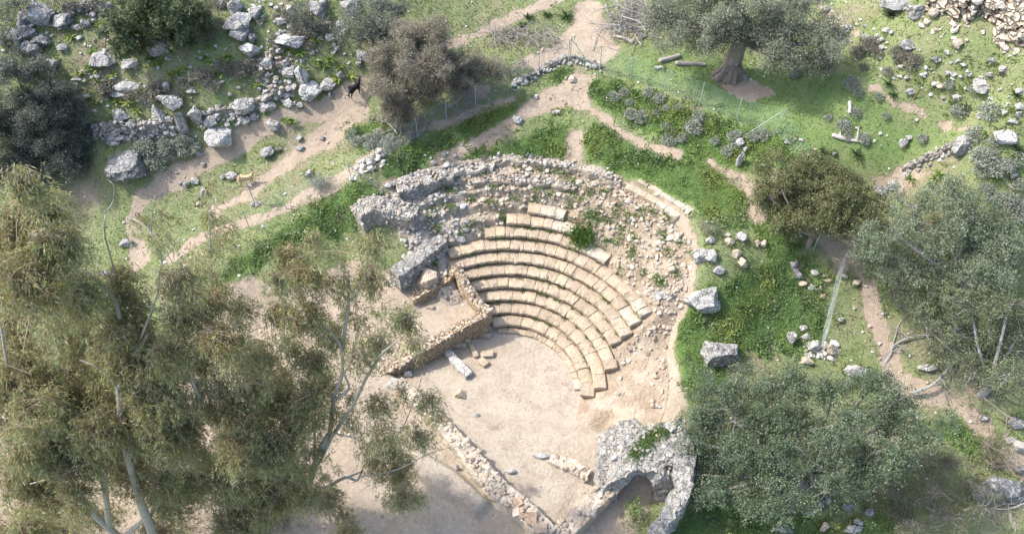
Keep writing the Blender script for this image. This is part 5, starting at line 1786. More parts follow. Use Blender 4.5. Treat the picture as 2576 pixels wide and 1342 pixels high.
def tree(name, label, cat, ells, base, hc, cols, leaf=(.075, .045), dens=110, per=11, trunkr=.18, group=None, seed=1, bark=(.16, .14, .12), spray=.2, twigs=5, tips=None, upward=.25, trunk_path=None, ground=True, shell=.55, twigcol=None, twigr=.011, push=.35, clump=.42):
    r = rs(seed)
    bp = g1(*base)
    root = empty(name, bp, label, cat, group)
    balls = crown_balls(ells, bp, hc, .8, ground, r, push)
    right = np.array([1.0, 0, 0])
    Vs, Cs = [], []
    wood = MB()
    fork = bp + np.array([0, 0, hc * .35])
    if trunk_path is not None:
        tp = trunk_path
    else:
        tp = bend([bp - np.array([0, 0, .15]), bp + np.array([.1, .05, hc * .18]), fork], 7)
    V, F = tube(tp, np.linspace(trunkr * 1.25, trunkr * .8, len(tp)), 8)
    wood.add(V, F, bark)
    fork = tp[-1]
    tcol = np.array(twigcol if twigcol is not None else bark)
    for (c, rx, ry, rz) in balls:
        area = PI * rx * ry
        n = max(12, int(area * dens))
        # leaves gather in small clumps over the lobe, with gaps between
        cr = clump * r.uniform(.75, 1.25)
        nk = max(5, int(2.1 * rx * ry / cr ** 2))
        uk = unit(r.normal(size=(nk, 3)))
        rk = r.uniform(0, 1, nk) ** .42
        K = c + (uk[:, :1] * rx * right + uk[:, 1:2] * ry * UPV - uk[:, 2:] * rz * VIEWD) * (rk * (1 + .3 * r.normal(size=nk)).clip(.6, 1.25))[:, None]
        ks_ = cr * r.uniform(.6, 1.35, nk)
        pk_ = ks_ ** 2 / (ks_ ** 2).sum()
        ki = r.choice(nk, n, p=pk_)
        u = unit(r.normal(size=(n, 3)) + np.array([0, 0, .35]))
        P = K[ki] + u * (ks_[ki] * r.uniform(0, 1, n) ** .4)[:, None] * np.array([1, 1, .8])
        if ground:
            P[:, 2] = np.maximum(P[:, 2], hz(P[:, 0], P[:, 1]) + .04)
        out = unit(.6 * unit(P - c) + .8 * u + np.array([0, 0, upward]) + .4 * r.normal(size=(n, 3)))
        sc_col = pal(r, n, cols, .12) * (r.uniform(.86, 1.14, nk)[ki])[:, None]
        S = np.repeat(P, per, 0) + np.repeat(out, per, 0) * (r.uniform(-.5, 1, n * per) * spray)[:, None] + r.normal(0, spray * .34, (n * per, 3))
        D = unit(np.repeat(out, per, 0) * .8 + .75 * r.normal(size=(n * per, 3)))
        Nn = unit(np.repeat(out, per, 0) * .6 + np.array([0, 0, .75]) + .42 * r.normal(size=(n * per, 3)))
        Sd = unit(np.cross(D, Nn))
        Lf = leaf[0] * r.uniform(.7, 1.35, n * per)
        V, F = leafquads(S, D, Sd, Lf, leaf[1] * r.uniform(.75, 1.25, n * per))
        Vs.append(V)
        cl = np.repeat(sc_col, per, 0) * r.uniform(.78, 1.22, (n * per, 1))
        if tips is not None:
            tk = r.uniform(size=n * per) < tips[0]
            cl[tk] = np.array(tips[1]) * r.uniform(.8, 1.2, (tk.sum(), 1))
        Cs.append(np.repeat(cl, 4, 0))
        mid = (fork + c) / 2 + r.normal(0, .25, 3) * rz + np.array([0, 0, -.15 * rz])
        V, F = tube(bend([fork, mid, c], 8), np.linspace(trunkr * .55, trunkr * .16 + .008, 8), 5)
        wood.add(V, F, bark)
        for k in r.integers(0, n, int(twigs * max(1, area * .8))):
            e = P[k] + out[k] * spray * .6
            m_ = (c * .55 + e * .45) + r.normal(0, .12, 3) * rx
            V, F = tube(bend([c, m_, e], 5), np.linspace(twigr * 1.8, twigr * .6, 5), 4)
            wood.add(V, F, tcol * r.uniform(.8, 1.2))
    mbpart('trunk', wood, M_BARK, root)
    V = np.vstack(Vs)
    part('crown', V, np.arange(len(V)).reshape(-1, 4), M_LEAF, root, False, np.vstack(Cs))
    global _leaves
    _leaves += len(V) // 4
    return root


_leaves = 0
CAROB = [(.082, .122, .068), (.105, .150, .088), (.145, .192, .122), (.070, .105, .055), (.115, .148, .075)]
OLIVE = [(.185, .208, .142), (.225, .245, .175), (.150, .172, .112), (.255, .270, .20)]
DKOLV = [(.105, .122, .092), (.130, .148, .115), (.085, .102, .076), (.155, .168, .13)]
LENT = [(.115, .135, .055), (.145, .158, .065), (.098, .122, .052), (.175, .170, .078)]

tree('carob_tree', 'broad dense blue green tree filling the lower right beside the vault ruin', 'tree',
     [(1800, 985, 70, 48), (1900, 965, 85, 50), (2000, 962, 85, 50), (2100, 985, 75, 50), (2195, 970, 55, 45), (2270, 1000, 55, 45), (1765, 1060, 55, 50), (1850, 1060, 85, 60), (1980, 1060, 95, 65), (2120, 1060, 95, 65),
      (2235, 1065, 75, 55), (2330, 1085, 65, 50), (1792, 1145, 55, 55), (1900, 1155, 95, 65), (2040, 1160, 105, 65), (2170, 1160, 95, 65), (1850, 1240, 65, 50), (1950, 1245, 85, 50), (2080, 1230, 85, 45), (1758, 1195, 40, 44), (1775, 1245, 40, 40), (1738, 1105, 32, 36), (1905, 1290, 40, 28), (2260, 1150, 70, 55)],
     (2010, 1215), 3.6, CAROB, (.092, .050), 82, 13, .26, seed=11, bark=(.22, .21, .195), spray=.24, twigs=3, tips=(.03, (.16, .15, .05)))
tree('lentisk_bush', 'thin darker olive bush with bare twigs at the right of the lower right tree', 'bush',
     [(2300, 1160, 70, 50), (2385, 1160, 65, 50), (2250, 1240, 75, 50), (2350, 1245, 75, 50), (2435, 1210, 50, 40), (2290, 1310, 80, 38), (2390, 1305, 60, 36), (2470, 1275, 40, 30)],
     (2340, 1300), 1.7, [(.105, .118, .064), (.135, .142, .078), (.165, .158, .085)], (.09, .030), 75, 10, .1, seed=12, bark=(.24, .22, .20), twigs=11, tips=(.05, (.22, .15, .08)), twigr=.010)
tree('twiggy_shrub', 'pale yellow green twiggy shrub by the dirt track at the lower right edge', 'shrub',
     [(2480, 1115, 50, 34), (2540, 1140, 36, 32), (2500, 1165, 50, 28)], (2505, 1180), .8, [(.13, .13, .06), (.16, .15, .08), (.10, .11, .05)], (.09, .026), 55, 9, .05, seed=13, bark=(.28, .24, .2), twigs=16, twigr=.008)
tree('carob_tree', 'grey green tree at the right edge, upper of the two right edge trees', 'tree',
     [(2295, 520, 65, 48), (2370, 500, 75, 48), (2440, 540, 75, 50), (2255, 590, 55, 48), (2350, 590, 80, 50), (2450, 600, 80, 60), (2205, 650, 55, 45), (2280, 670, 70, 48), (2380, 680, 80, 50), (2480, 680, 80, 50), (2545, 640, 50, 50), (2170, 622, 26, 26), (2520, 590, 50, 40)],
     (2400, 735), 3.2, [(.145, .185, .108), (.175, .22, .135), (.115, .150, .085), (.21, .25, .165)], (.095, .048), 80, 12, .22, seed=14, bark=(.26, .25, .24), spray=.24, twigs=3)
tree('carob_tree', 'grey green tree at the right edge with bare grey limbs, lower of the two', 'tree',
     [(2440, 760, 75, 48), (2540, 765, 60, 60), (2350, 725, 65, 40), (2255, 722, 50, 28), (2405, 840, 75, 58), (2500, 850, 80, 68), (2335, 830, 36, 34), (2450, 930, 75, 48), (2550, 940, 55, 55), (2385, 900, 45, 28), (2565, 840, 45, 60), (2310, 770, 50, 32)],
     (2470, 990), 2.6, [(.125, .158, .085), (.155, .185, .105), (.105, .132, .070), (.19, .205, .11)], (.09, .045), 72, 12, .2, seed=15, bark=(.30, .29, .28), spray=.24, twigs=7, tips=(.03, (.2, .19, .06)), twigr=.013)
tree('lentisk_tree', 'rounded brownish green tree with bare forked trunk right of the theatre', 'tree',
     [(1950, 440, 48, 36), (2020, 438, 68, 44), (2100, 440, 60, 44), (1940, 500, 50, 44), (2020, 508, 70, 50), (2110, 508, 70, 46), (2170, 500, 40, 36), (1985, 556, 48, 30), (2060, 560, 48, 34), (2130, 552, 50, 34), (2200, 530, 30, 26)],
     (2030, 615), 2.3, LENT, (.090, .052), 150, 12, .17, seed=16, bark=(.27, .22, .18), spray=.2, twigs=4, tips=(.06, (.17, .13, .05)))
bp = g1(1838, 190)
tree('olive_tree', 'largest old olive tree with flared trunk at the top right of the lawn', 'tree',
     [(1700, 18, 70, 42), (1685, 70, 52, 48), (1760, 60, 78, 58), (1850, 40, 88, 58), (1940, 30, 78, 50), (1850, 92, 66, 36), (1780, 118, 46, 32), (1990, 80, 78, 58), (2055, 60, 58, 58), (2090, 110, 46, 46), (1965, 140, 55, 38), (2030, 150, 66, 38), (1905, 85, 66, 36), (2000, 5, 90, 32), (2075, 152, 36, 32), (1800, -20, 110, 40), (1650, 30, 30, 40), (1950, 110, 60, 36)],
     (1838, 190), 4.4, OLIVE, (.115, .040), 105, 12, .5, seed=17, bark=(.25, .21, .175), spray=.28, twigs=5, upward=.1,
     trunk_path=bend([bp - np.array([0, 0, .3]), bp + np.array([-.05, .1, .6]), bp + np.array([.05, .2, 1.6]), bp + np.array([.15, .3, 2.4])], 9), ground=True)
OLT = bpy.data.objects['olive_tree']
mb = MB()
r = rs(3)
for k in range(19):
    a = k * 2 * PI / 19 + r.uniform(-.2, .2)
    R_ = r.uniform(.65, 1.15)
    q0 = bp + np.array([.25 * math.cos(a), .25 * math.sin(a), .85])
    q2 = bp + np.array([R_ * math.cos(a), .75 * R_ * math.sin(a), -.05 + .0])
    q2[2] = hz(q2[0], q2[1]) - .05
    q1 = bp + np.array([.55 * math.cos(a), .5 * math.sin(a), .32])
    V, F = tube(bend([q0, q1, q2], 8), np.linspace(.20, .15, 8) * r.uniform(.7, 1.3), 7)
    mb.add(vdisp(vdisp(V, .08, .3, k), .04, .1, k), F, np.array([.21, .18, .15]) * r.uniform(.8, 1.15))
mbpart('root', mb, M_BARK, OLT)
tree('olive_tree', 'dark grey green olive tree at the left edge above the eucalyptus', 'tree',
     [(40, 180, 60, 48), (110, 205, 50, 46), (60, 260, 80, 58), (150, 255, 58, 48), (195, 305, 40, 44), (60, 340, 90, 58), (150, 345, 66, 56), (205, 352, 38, 30), (100, 400, 90, 50), (25, 425, 50, 48), (175, 405, 46, 38), (-40, 300, 60, 90)],
     (110, 455), 2.7, DKOLV, (.105, .036), 170, 13, .18, seed=18, bark=(.16, .15, .14), spray=.24, twigs=3)
tree('scrub_bush', 'dark scrub at the top left corner above the big boulders', 'bush', [(20, 20, 40, 34), (10, 95, 30, 34), (45, 5, 40, 20), (18, 130, 30, 20)], (15, 120), 1.3, DKOLV, (.09, .035), 75, 11, .08, seed=19, twigs=4)
tree('scrub_bush', 'thin grey brown scrub along the top edge left of the dark green shrub', 'bush', [(190, 6, 60, 20), (245, 8, 40, 22), (140, 2, 40, 18)], (190, 30), .8, [(.12, .12, .08), (.15, .14, .10), (.10, .10, .07)], (.08, .03), 65, 10, .06, seed=20, twigs=6)
tree('juniper_shrub', 'dense dark green shrub with clumped crown on the upper left slope', 'shrub',
     [(300, 62, 44, 40), (360, 30, 58, 48), (430, 28, 68, 48), (340, 96, 44, 34), (400, 78, 50, 40), (450, 78, 48, 34), (310, 120, 38, 24), (475, 105, 20, 18), (490, 40, 38, 38), (390, -5, 70, 25)],
     (385, 118), 2.0, [(.085, .122, .052), (.108, .145, .062), (.135, .17, .08)], (.085, .055), 260, 13, .09, seed=21, spray=.12, twigs=1, clump=.34)
tree('grey_shrub', 'rounded grey green shrub at the top left of the brown bush', 'shrub',
     [(895, 42, 46, 38), (960, 30, 58, 44), (920, 85, 52, 34), (978, 82, 44, 34), (1002, 22, 38, 30), (868, 90, 22, 22)], (935, 112), 1.7, [(.145, .165, .13), (.18, .20, .16), (.12, .14, .105)], (.08, .045), 100, 12, .1, seed=22, twigs=3)
BRN = [(.195, .185, .138), (.23, .205, .15), (.165, .168, .125), (.26, .215, .15)]
tree('thorn_bush', 'large brownish grey bush with tangled bare branches beside the black goat', 'bush',
     [(1040, 88, 66, 46), (1105, 82, 48, 38), (995, 160, 64, 55), (1060, 160, 78, 56), (1130, 152, 58, 48), (965, 228, 46, 52), (1030, 228, 74, 48), (1000, 278, 54, 34)],
     (1010, 305), 2.7, BRN, (.082, .036), 220, 13, .13, seed=23, bark=(.28, .25, .225), spray=.2, twigs=14, twigcol=(.30, .265, .24), twigr=.010)
tree('thorn_bush', 'lower dark brown bush sprawling right of the large brownish one behind the fence', 'bush',
     [(1185, 168, 58, 40), (1228, 165, 36, 32), (1155, 205, 50, 36), (1205, 200, 46, 32), (1140, 175, 50, 40), (1250, 185, 30, 24)], (1185, 236), 1.6, BRN, (.075, .034), 200, 12, .08, seed=24, bark=(.26, .23, .21), twigs=18, twigr=.009)
tree('grey_shrub', 'low blue grey shrub behind the wire fence near the path junction', 'shrub', [(1300, 172, 36, 22), (1272, 182, 22, 16)], (1298, 188), .6, [(.13, .15, .13), (.16, .18, .16), (.11, .125, .10)], (.07, .03), 90, 10, .05, seed=25, twigs=5)
tree('grey_shrub', 'grey scrub between boulders at the top below the mottled boulder', 'shrub', [(770, 35, 34, 28), (735, 45, 30, 24), (790, 62, 24, 22)], (765, 62), .9, [(.115, .125, .10), (.14, .15, .12), (.09, .10, .08)], (.07, .03), 85, 10, .05, seed=26, twigs=5)
tree('scrub_bush', 'dark low bush right of the dark green shrub among boulders', 'bush', [(525, 60, 34, 30), (540, 90, 30, 22), (548, 20, 34, 28)], (535, 100), .9, [(.085, .09, .06), (.11, .11, .08), (.14, .12, .10)], (.07, .03), 85, 10, .05, seed=27, twigs=6)
tree('grey_shrub', 'big soft grey sage shrub on the bank inside the wire fence', 'shrub', [(803, 456, 32, 18), (790, 462, 20, 14), (822, 460, 18, 13)], (805, 472), .45, [(.20, .235, .185), (.245, .275, .225), (.16, .19, .14)], (.07, .03), 130, 10, .04, seed=28, twigs=1)
tree('leafy_shrub', 'small green shrub growing at the foot of the vault ruin wall', 'shrub', [(1592, 1292, 18, 18), (1604, 1276, 12, 12), (1590, 1312, 15, 12)], (1594, 1308), .35, [(.10, .165, .045), (.14, .21, .06), (.18, .24, .09)], (.08, .045), 150, 9, .03, seed=30, twigs=3, twigr=.008)
tree('scrub_bush', 'small dark scrub on the right corner of the rubble bank', 'bush', [(1783, 568, 28, 20), (1800, 575, 18, 16)], (1785, 588), .4, [(.08, .09, .07), (.10, .11, .085)], (.05, .02), 120, 10, .03, seed=29, twigs=8, bark=(.3, .27, .24), twigr=.008)


# ------------------------------------------------------------------ eucalyptus: limbs are set out one by one, leaves hang in strands
EUC = [(.30, .30, .125), (.355, .34, .145), (.25, .275, .12), (.40, .38, .19), (.25, .29, .15)]
PALEF = [(.36, .345, .235), (.42, .40, .30), (.31, .31, .20)]
BROWN = [(.31, .225, .085), (.27, .20, .075), (.35, .255, .10), (.24, .14, .08)]


def euc(label, base, limbs, clumps, yc, ysp, seed, dens, trunkcol=(.36, .335, .28)):
    r = rs(seed)
    root = empty('eucalyptus_tree', base, label, 'tree')
    wood = MB()
    for L in limbs:
        pts, yy_, ra, rb = L
        P = np.array([aty(p[0], p[1], y_) for p, y_ in zip(pts, np.linspace(yy_[0], yy_[1], len(pts)))])
        P = bend(P, len(P) * 4)
        s = mpp(P[len(P) // 2])
        P = P + .04 * np.stack([fbm(P * 1.3, 2, seed + 1), fbm(P * 1.3, 2, seed + 2), 0 * P[:, 0]], -1)
        V, F = tube(P, np.linspace(ra * s * .85, rb * s * .6, len(P)), 9)
        tone = sm(-.15, .2, fbm(V * np.array([2.5, 2.5, .8]), 3, seed))[:, None]
        wood.add(V, F, np.array(trunkcol) * (1 - tone) + tone * np.array([.30, .275, .22]))
    Vs, Cs = [], []
    for (px, py, rx, ry, *q) in clumps:
        k = q[0] if q else 1.0
        yq = yc(px, py) + r.normal(0, ysp)
        c = aty(px, py, yq)
        s = mpp(c)
        RX, RY = rx * s, ry * s
        n = max(6, int(PI * RX * RY * dens * k))
        u = unit(r.normal(size=(n, 3)))
        rad = r.uniform(0, 1, n) ** .5
        P = c + (u[:, :1] * RX * np.array([1.0, 0, 0]) + u[:, 1:2] * RY * UPV - u[:, 2:] * (RX + RY) * .38 * VIEWD) * rad[:, None]
        clus = fbm(P / .9, 3, seed + 5)
        P = P[clus > -.13 + .06 * (k < 1)]
        n = len(P)
        if n == 0:
            continue
        per = 17
        Ls = r.uniform(.45, 1.5, n)
        az = r.uniform(0, 2 * PI, n)
        hd = np.stack([np.cos(az), np.sin(az), 0 * az], -1)
        t = r.uniform(0, 1, (n, per))
        S = P[:, None] + hd[:, None] * (.35 * t * Ls[:, None])[..., None] + np.array([0, 0, -1.0]) * ((t ** 1.6) * Ls[:, None] * .85)[..., None]
        S = S.reshape(-1, 3) + r.normal(0, .045, (n * per, 3))
        D = unit(np.repeat(hd, per, 0) * .35 + np.array([0, 0, -.85]) + .48 * r.normal(size=(n * per, 3)))
        Sd = unit(np.cross(D, r.normal(size=(n * per, 3))))
        Lf = r.uniform(.13, .25, n * per)
        V, F = leafquads(S, D, Sd, Lf, r.uniform(.026, .042, n * per))
        tn = r.uniform(size=n)
        base_c = pal(r, n, EUC, .15)
        brn = sm(.02, .22, fbm(P / 1.5, 3, seed + 9))
        cl = np.repeat(base_c, per, 0) * r.uniform(.8, 1.2, (n * per, 1))
        pk = r.uniform(size=n * per) < .20
        cl[pk] = pal(r, int(pk.sum()), PALEF, .15)
        rk = r.uniform(size=n * per) < .03
        cl[rk] = np.array([.26, .12, .08])
        Vs.append(V)
        Cs.append(np.repeat(cl, 4, 0))
        # flower clusters
        m_ = int(n * 7)
        ix = r.integers(0, n, m_)
        ix = ix[r.uniform(size=m_) < .08 + .62 * brn[ix]]
        if len(ix):
            S = P[ix] + r.normal(0, .10, (len(ix), 3))
            D = unit(r.normal(size=(len(ix), 3)))
            V, F = leafquads(S, D, unit(np.cross(D, r.normal(size=(len(ix), 3)))), r.uniform(.05, .09, len(ix)), r.uniform(.03, .05, len(ix)))
            Vs.append(V)
            Cs.append(np.repeat(pal(r, len(ix), BROWN, .2), 4, 0))
        for kk in r.integers(0, n, max(2, int(n * .16))):
            a = c + r.normal(0, .3, 3) * np.array([RX, RX * .6, RY])
            m2 = (a + P[kk]) / 2 + np.array([0, 0, .12])
            V, F = tube(bend([a, m2, P[kk], P[kk] + hd[kk] * .25 * Ls[kk] - np.array([0, 0, .5 * Ls[kk]])], 7), np.linspace(.016, .004, 7), 4)
            wood.add(V, F, np.array([.24, .18, .13]) * r.uniform(.7, 1.2))
    mbpart('trunk', wood, M_GUM, root)
    V = np.vstack(Vs)
    part('crown', V, np.arange(len(V)).reshape(-1, 4), M_GUMLEAF, root, False, np.vstack(Cs))
    global _leaves
    _leaves += len(V) // 4
    print('euc leaves', len(V) // 4)
    return root


def yl(px, py):
    return float(np.interp(py, [400, 700, 1000, 1340], [17.6, 16.6, 15.6, 14.4]))


def fill(P, n, seed):
    r_ = rs(seed)
    P = np.array(P, float)
    out = []
    while len(out) < n:
        a, b = r_.uniform(P[:, 0].min(), P[:, 0].max()), r_.uniform(P[:, 1].min(), P[:, 1].max())
        if inpoly(np.array([a]), np.array([b]), P)[0] > 0:
            out.append((a, b, r_.uniform(50, 85), r_.uniform(40, 65), .8))
    return out


limbsA = [
    ([(386, 1380), (383, 1342), (360, 1278), (343, 1228), (320, 1151)], (13.4, 14.5), 17, 12),
    ([(320, 1151), (306, 1081), (300, 1010), (295, 975)], (14.5, 15.2), 10, 8),
    ([(320, 1145), (345, 1115), (379, 1089)], (14.5, 14.4), 10, 8),
    ([(295, 975), (310, 944), (330, 911), (337, 893), (310, 840), (302, 800), (300, 740)], (15.2, 17), 9, 5),
    ([(337, 893), (356, 866), (372, 838)], (15.6, 16), 7, 5),
    ([(295, 975), (253, 928), (200, 905)], (15.2, 15.4), 5, 3.5),
    ([(302, 800), (283, 743), (227, 693), (187, 663), (160, 623), (135, 580)], (16.4, 18.5), 6, 3),
    ([(160, 623), (100, 545), (72, 515), (48, 488)], (18, 19), 4, 3),
    ([(187, 663), (60, 700), (55, 610), (66, 545)], (17.6, 19), 3.5, 2),
    ([(295, 700), (265, 600), (263, 557), (263, 535), (233, 490)], (17.5, 18.5), 3, 1.6),
    ([(263, 535), (283, 510), (287, 467), (270, 450)], (18.3, 18.6), 2.2, 1.0),
    ([(330, 905), (390, 760), (400, 693), (407, 653), (390, 597), (353, 560), (318, 545)], (15.8, 17.5), 4.5, 1.8),
    ([(392, 600), (380, 580), (387, 513), (392, 490)], (17.3, 17.6), 2.6, 1.3),
    ([(405, 660), (440, 615), (455, 592), (462, 570)], (17, 17.4), 2.6, 1.2),
]
clA = [(60, 450, 55, 55), (95, 520, 85, 55), (40, 600, 75, 75), (150, 600, 55, 50), (60, 700, 105, 85), (200, 720, 70, 50, .8), (300, 690, 60, 45, .8), (310, 760, 75, 55), (160, 800, 110, 75, .8), (40, 820, 80, 85), (300, 850, 95, 75),
       (445, 705, 60, 60, .9), (460, 790, 70, 60), (420, 880, 75, 65), (400, 990, 105, 75), (200, 930, 105, 75, .8), (60, 960, 85, 95), (300, 1010, 80, 60), (385, 500, 24, 16, .8), (345, 545, 25, 18, .7), (405, 535, 30, 14, .6), (400, 600, 38, 28, .7), (290, 582, 28, 14, .5),
       (60, 1330, 110, 55), (180, 1335, 90, 45, .8), (600, 1330, 80, 45), (450, 1100, 90, 80, .8), (330, 1200, 80, 55, .6), (440, 1240, 85, 70), (390, 1310, 80, 45), (480, 1330, 60, 40)]
euc('eucalyptus with forked pale trunk, second from the left, bare dead twig on top', aty(390, 1400, 13.2) * np.array([1, 1, 0]) + np.array([0, 0, -.9]), limbsA, clA + fill([(0, 430), (110, 480), (180, 620), (330, 660), (470, 660), (480, 1342), (0, 1342)], 30, 45), yl, 1.0, 501, 108)
limbsB = [
    ([(320, 1380), (287, 1338), (240, 1295), (200, 1245), (173, 1201), (150, 1155), (120, 1100), (80, 1060), (40, 1010)], (13.3, 15.4), 12, 5),
    ([(275, 1325), (263, 1225), (247, 1185), (217, 1141), (197, 1111), (170, 1081), (140, 1058), (100, 1000)], (13.7, 15.6), 10, 4),
    ([(247, 1190), (230, 1180), (187, 1148), (140, 1108), (130, 1091), (83, 1088), (30, 1075)], (14.2, 15), 8, 3.5),
    ([(77, 1216), (133, 1201), (180, 1195), (240, 1196)], (14, 14.2), 2, 3),
    ([(100, 1000), (70, 940), (60, 880), (75, 800)], (15.6, 17), 4, 2),
    ([(40, 1010), (13, 890), (0, 815), (-20, 760)], (15.4, 17), 5, 3),
]
clB = [(560, 1190, 80, 75), (250, 1060, 110, 80, .7), (80, 1100, 105, 90), (600, 1090, 65, 65), (560, 990, 75, 75), (520, 900, 80, 75), (565, 850, 65, 65), (100, 1230, 105, 75), (235, 1290, 90, 50, .6), (600, 1275, 75, 75), (60, 1318, 85, 45, .7), (170, 1180, 80, 55, .5), (-30, 1000, 60, 140),
       (545, 545, 48, 28, .7), (560, 592, 42, 32, .7), (520, 625, 36, 26, .7), (527, 470, 10, 10, .6), (540, 740, 50, 45, .8), (500, 680, 40, 35, .7), (640, 960, 35, 55, .7), (180, 1010, 70, 50, .6)]
limbsB += [([(520, 760), (532, 710), (530, 663), (528, 590), (527, 530), (537, 497), (530, 465)], (16.6, 17.6), 3, 1.2), ([(500, 1000), (480, 930), (500, 850), (520, 760)], (15, 16.6), 4.5, 3), ([(430, 1200), (470, 1120), (500, 1000)], (14.5, 15), 6, 4.5), ([(300, 1360), (345, 1320), (383, 1290), (430, 1200)], (13.4, 14.5), 9, 6),
           ([(545, 893), (556, 865), (590, 790)], (15.5, 16), 4, 2)]
euc('leftmost eucalyptus with leaning cream limbs in the bottom left corner', aty(330, 1395, 13.0) * np.array([1, 1, 0]) + np.array([0, 0, -.9]), limbsB, clB + fill([(0, 850), (300, 830), (520, 740), (600, 860), (650, 960), (640, 1342), (0, 1342)], 30, 46), yl, 1.0, 502, 108)


def ym(px, py):
    return float(np.interp(py, [550, 800, 1050, 1340], [17.6, 16.6, 15.6, 14.6]))


limbsC = [
    ([(752, 1300), (760, 1278), (775, 1230), (790, 1171), (800, 1135)], (15.3, 15.3), 12, 9),
    ([(800, 1135), (821, 1101), (830, 1085), (834, 1061), (838, 1020), (841, 994), (857, 954), (862, 920), (861, 894), (857, 870), (843, 850), (830, 834), (800, 800), (791, 787)], (15.3, 16.4), 9, 3),
    ([(841, 1005), (865, 990), (878, 975), (870, 950), (866, 938), (884, 910), (890, 880), (890, 860)], (15.6, 16.0), 5, 2.5),
    ([(803, 1140), (820, 1115), (847, 1081), (897, 1001), (921, 951), (957, 894), (985, 868), (1010, 850)], (15.3, 15.4), 8, 3),
    ([(935, 925), (922, 905), (912, 880)], (15.4, 15.5), 4, 2),
    ([(861, 894), (870, 810), (877, 757), (850, 735), (830, 724), (812, 705), (800, 693), (795, 665)], (16.3, 17.2), 6, 3),
    ([(877, 757), (895, 745), (908, 715), (917, 690), (925, 640)], (16.6, 17.2), 4.5, 2),
    ([(877, 760), (878, 720), (876, 680)], (16.6, 17), 3.5, 2),
    ([(845, 1080), (796, 1170), (792, 1100), (794, 1065)], (15.2, 15.5), 5, 4),
    ([(644, 1165), (670, 1190), (705, 1205), (745, 1213), (770, 1210)], (14.9, 15.3), 9, 9),
    ([(820, 1225), (850, 1208), (875, 1200), (897, 1208), (910, 1188)], (15.3, 15), 6, 4),
    ([(875, 1200), (900, 1190), (912, 1183)], (15.1, 15), 4, 3),
    ([(960, 1135), (1010, 1080), (1050, 985), (1060, 950)], (15.4, 15.4), 2.2, 1.2),
    ([(900, 1200), (1000, 1180), (1080, 1140), (1160, 1119)], (15.2, 15.2), 2, 1),
    ([(830, 1085), (900, 1100), (930, 1060), (975, 1035)], (15.3, 15.3), 2.4, 1.2),
    ([(757, 1290), (745, 1325), (738, 1350)], (15.3, 14.9), 6, 5),
]
clC = [(640, 870, 55, 55, .7), (600, 765, 45, 36, .6), (665, 1040, 45, 60, .8), (640, 1290, 60, 50, .9), (700, 780, 40, 40, .6), (805, 960, 50, 60, .6), (860, 985, 40, 50, .5), (740, 1060, 50, 60, .8), (880, 1060, 36, 40, .4), (720, 1180, 60, 50, .8), (790, 1060, 40, 50, .6), (760, 1245, 40, 40, .6), (650, 1100, 40, 80, .8), (640, 900, 40, 60, .7), (900, 900, 50, 40, .4), (850, 560, 40, 30, .4), (640, 1210, 50, 60, .8), (780, 600, 62, 40, .7), (722, 642, 52, 44, .7), (858, 622, 62, 44, .7), (935, 602, 45, 36, .6), (690, 690, 34, 52, .6), (760, 690, 72, 46, .7), (868, 700, 60, 50, .6), (928, 690, 46, 52, .7), (980, 770, 52, 36, .7), (1020, 800, 42, 36, .7), (905, 790, 66, 42, .6), (760, 800, 70, 60, .8), (838, 840, 64, 42, .6), (945, 850, 60, 42, .6),
       (1030, 862, 26, 26, .6), (720, 880, 46, 54, .8), (790, 900, 54, 44, .8), (690, 940, 46, 60, .9), (705, 1010, 62, 70, .9), (765, 1000, 50, 54, .8), (690, 1110, 56, 70, .9), (770, 1150, 50, 54, .8), (832, 1050, 26, 36, .5), (950, 1012, 44, 36, .6), (1000, 990, 36, 28, .5), (1078, 1000, 40, 32, .6), (1092, 1040, 28, 24, .6), (962, 1080, 52, 46, .5),
       (900, 1110, 42, 36, .5), (1055, 1090, 46, 38, .5), (1000, 1180, 66, 52, .6), (1020, 1242, 68, 44, .6), (945, 1160, 44, 36, .6), (700, 1235, 60, 60, .9), (820, 1250, 44, 40, .7), (720, 1300, 80, 44, .9), (862, 1300, 30, 30, .5), (965, 1325, 60, 30, .6), (838, 1200, 40, 28, .6), (985, 1130, 60, 40, .5), (650, 1000, 30, 60, .8), (655, 1290, 30, 50, .8), (880, 1335, 50, 24, .6)]
euc('slender eucalyptus with winding grey green trunk in front of the theatre, rightmost of the three', aty(752, 1305, 15.3) * np.array([1, 1, 0]), limbsC, clC, ym, .9, 503, 135)
print('leaves', _leaves)


